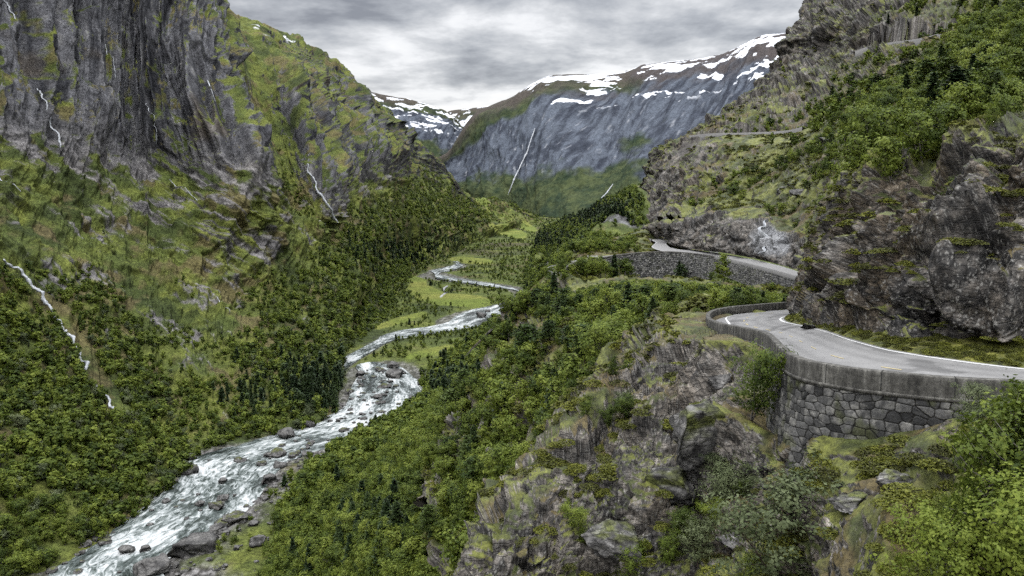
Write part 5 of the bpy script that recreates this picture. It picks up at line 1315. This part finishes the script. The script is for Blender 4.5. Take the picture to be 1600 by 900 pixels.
def stuff_forest(name, kd, items):
    coll = bpy.data.collections.new(kd.name + " kinds"); order = []
    for l in (0, 1, 2):
        for i in range(len(kd.lod[l])):
            o = both("k%d%02d" % (l, i), kd.lod[l][i], kd.mb, kd.ml); coll.objects.link(o); order.append((l, i))
    me = bpy.data.meshes.new(name); me.vertices.add(len(items)); r = np.random.default_rng(3)
    P = np.array([q for q, h in items]); H = np.array([h for q, h in items]); me.vertices.foreach_set('co', P.astype(np.float32).ravel())
    l = np.where(P[:, 1] < 60, 0, np.where(P[:, 1] < 330, 1, 2)); cnts = np.array([len(kd.lod[q]) for q in (0, 1, 2)]); off = np.concatenate([[0], np.cumsum(cnts)[:-1]])
    idx = off[l] + (r.random(len(l)) * cnts[l]).astype(int)
    a = me.attributes.new('idx', 'INT', 'POINT'); a.data.foreach_set('value', idx.astype(np.int32))
    a = me.attributes.new('rot', 'FLOAT_VECTOR', 'POINT'); a.data.foreach_set('vector', np.stack([r.normal(size=len(l)) * .06, r.normal(size=len(l)) * .06, r.random(len(l)) * 6.28], 1).astype(np.float32).ravel())
    a = me.attributes.new('scl', 'FLOAT_VECTOR', 'POINT'); w = H * (.72 + .68 * r.random(len(l))); a.data.foreach_set('vector', np.stack([w, w, H], 1).astype(np.float32).ravel())
    o = bpy.data.objects.new(name, me); SC.collection.objects.link(o); tag(o, kind='stuff')
    g = bpy.data.node_groups.new(name, 'GeometryNodeTree'); g.interface.new_socket('Geometry', in_out='INPUT', socket_type='NodeSocketGeometry'); g.interface.new_socket('Geometry', in_out='OUTPUT', socket_type='NodeSocketGeometry')
    gi = g.nodes.new('NodeGroupInput'); go = g.nodes.new('NodeGroupOutput'); ip = g.nodes.new('GeometryNodeInstanceOnPoints'); ci = g.nodes.new('GeometryNodeCollectionInfo')
    ci.inputs['Collection'].default_value = coll; ci.inputs['Separate Children'].default_value = True; ci.inputs['Reset Children'].default_value = True
    def na(nm, ty):
        n_ = g.nodes.new('GeometryNodeInputNamedAttribute'); n_.data_type = ty; n_.inputs[0].default_value = nm; return n_.outputs['Attribute']
    e2r = g.nodes.new('FunctionNodeEulerToRotation')
    g.links.new(gi.outputs[0], ip.inputs['Points']); g.links.new(ci.outputs[0], ip.inputs['Instance']); ip.inputs['Pick Instance'].default_value = True
    g.links.new(na('idx', 'INT'), ip.inputs['Instance Index']); g.links.new(na('rot', 'FLOAT_VECTOR'), e2r.inputs[0]); g.links.new(e2r.outputs[0], ip.inputs['Rotation'])
    g.links.new(na('scl', 'FLOAT_VECTOR'), ip.inputs['Scale']); g.links.new(ip.outputs[0], go.inputs[0])
    md = o.modifiers.new('instances', 'NODES'); md.node_group = g
    return o
for kd in (K_BIRCH, K_BUSH, K_WILLOW, K_SPRUCE, K_PINE):
    it = sorted(kd.places, key=lambda q: -q[1] / q[0][1]); r = np.random.default_rng(9)
    print(kd.name, len(it))
    q30, q80 = np.percentile([q[1] for q in it[:NIND[kd]]], [30, 80])
    for k, (P, h) in enumerate(it[:NIND[kd]]):
        x, y = [float(v) for v in TOPX(P)]; reg = next((t for f, t in REG if f(x, y, P[1])), "on the far valley slope")
        zone = ''
        if 'spur' in reg or 'hillside' in reg or 'bank' in reg or 'cliffs' in reg: zone = reg.replace('on the', 'near the top of the' if y < {'s': 540}.get('s') else ('low on the' if y > 660 else 'halfway up the'), 1).replace('in the wood', 'low in the wood' if y > 730 else 'higher in the wood')
        lab = ('small ' if h < q30 else 'tall ' if h > q80 else '') + kd.name.replace('_', ' ') + " " + (zone or reg)
        P = P - np.array([0, 0, .04 * h]); kd.individual(P, h, r.random() * 6.28, 0 if P[1] < 60 else (1 if P[1] < 600 else 2), int(r.integers(0, 12)), lab, lab.replace('tree', 'trees').replace('bush ', 'bushes '), .9 + .35 * r.random())
    if len(it) > NIND[kd]: stuff_forest({'birch_tree': 'birch_wood', 'bush': 'bush_thicket', 'willow_bush': 'willow_thicket', 'spruce_tree': 'spruce_wood', 'pine_tree': 'pine_wood'}[kd.name], kd, it[NIND[kd]:])
# low growth that hugs the ground
def tuft(seed, n, size):
    r = np.random.default_rng(seed); a = r.random(n) * 6.28; q = r.random(n) ** .5; C = np.stack([np.cos(a) * q, np.sin(a) * q, (1 - q ** 2) * .45 * r.random(n)], 1)
    V, Fc = leaves(C, size, r, .2, 2.2); return np.zeros((0, 3)), np.zeros((0, 4), int), V, Fc, np.repeat(r.random(n), 4)
M_LOW = leaf_mat("leaves low growth", (.06, .06, .02), (.12, .135, .022), (.20, .21, .03), .2)
K_LOW = Kind("low_growth", "stem", "leaves", "plant", M_LOW, M_LOW, [(lambda s: tuft(40 + s, 700, .085), 3), (lambda s: tuft(50 + s, 160, .17), 3), (lambda s: tuft(60 + s, 40, .34), 3)])
for nm, sp, nt_, mn in [('g1', .62, 160000, .0), ('g2', 1.5, 120000, -.05), ('up', 2.0, 200000, .0), ('j', .75, 90000, .0), ('kn', 2.0, 20000, .1), ('verge', .38, 20000, -1)]:
    P, n, G, t, u, r = scatter(nm, None, lambda P, n, G, t, u: sm(.45, .75, n[..., 2]) * sm(mn, mn + .2, fbm(P * (.5 if nm in ('g1', 'j') else .15), 4, 98) + (G[..., 3] * .4 if nm in ('g1', 'g2', 'up') else .1)), lambda P: sp + 0 * P[:, 0], nt_, 20)
    print("low", nm, len(P)); s = {'g1': .55, 'j': .55, 'verge': .26}.get(nm, 1.1)
    put(K_LOW, P, s * (.5 + .9 * r.random(len(P))), nm != 'verge')
stuff_forest("undergrowth", K_LOW, K_LOW.places)

# ------------------------------------------------------------------ the air
M_HAZE, t_ = new_mat("haze"); ho = N(t_, 'ShaderNodeOutputMaterial'); pv_ = N(t_, 'ShaderNodeVolumePrincipled')
pv_.inputs['Color'].default_value = (.68, .86, 1, 1); pv_.inputs['Density'].default_value = 3.3e-4; pv_.inputs['Anisotropy'].default_value = 0
t_.links.new(pv_.outputs[0], ho.inputs['Volume'])
a0, b0, c0, d0, z0, z1 = -9000, 9000, -300, 16000, -330, 1500
V = [(x, y, z) for z in (z0, z1) for y in (c0, d0) for x in (a0, b0)]
o = mk_obj("haze", V, [[0, 1, 3, 2], [4, 6, 7, 5], [0, 4, 5, 1], [2, 3, 7, 6], [0, 2, 6, 4], [1, 5, 7, 3]], 4, M_HAZE, smooth=False); tag(o, kind='stuff')
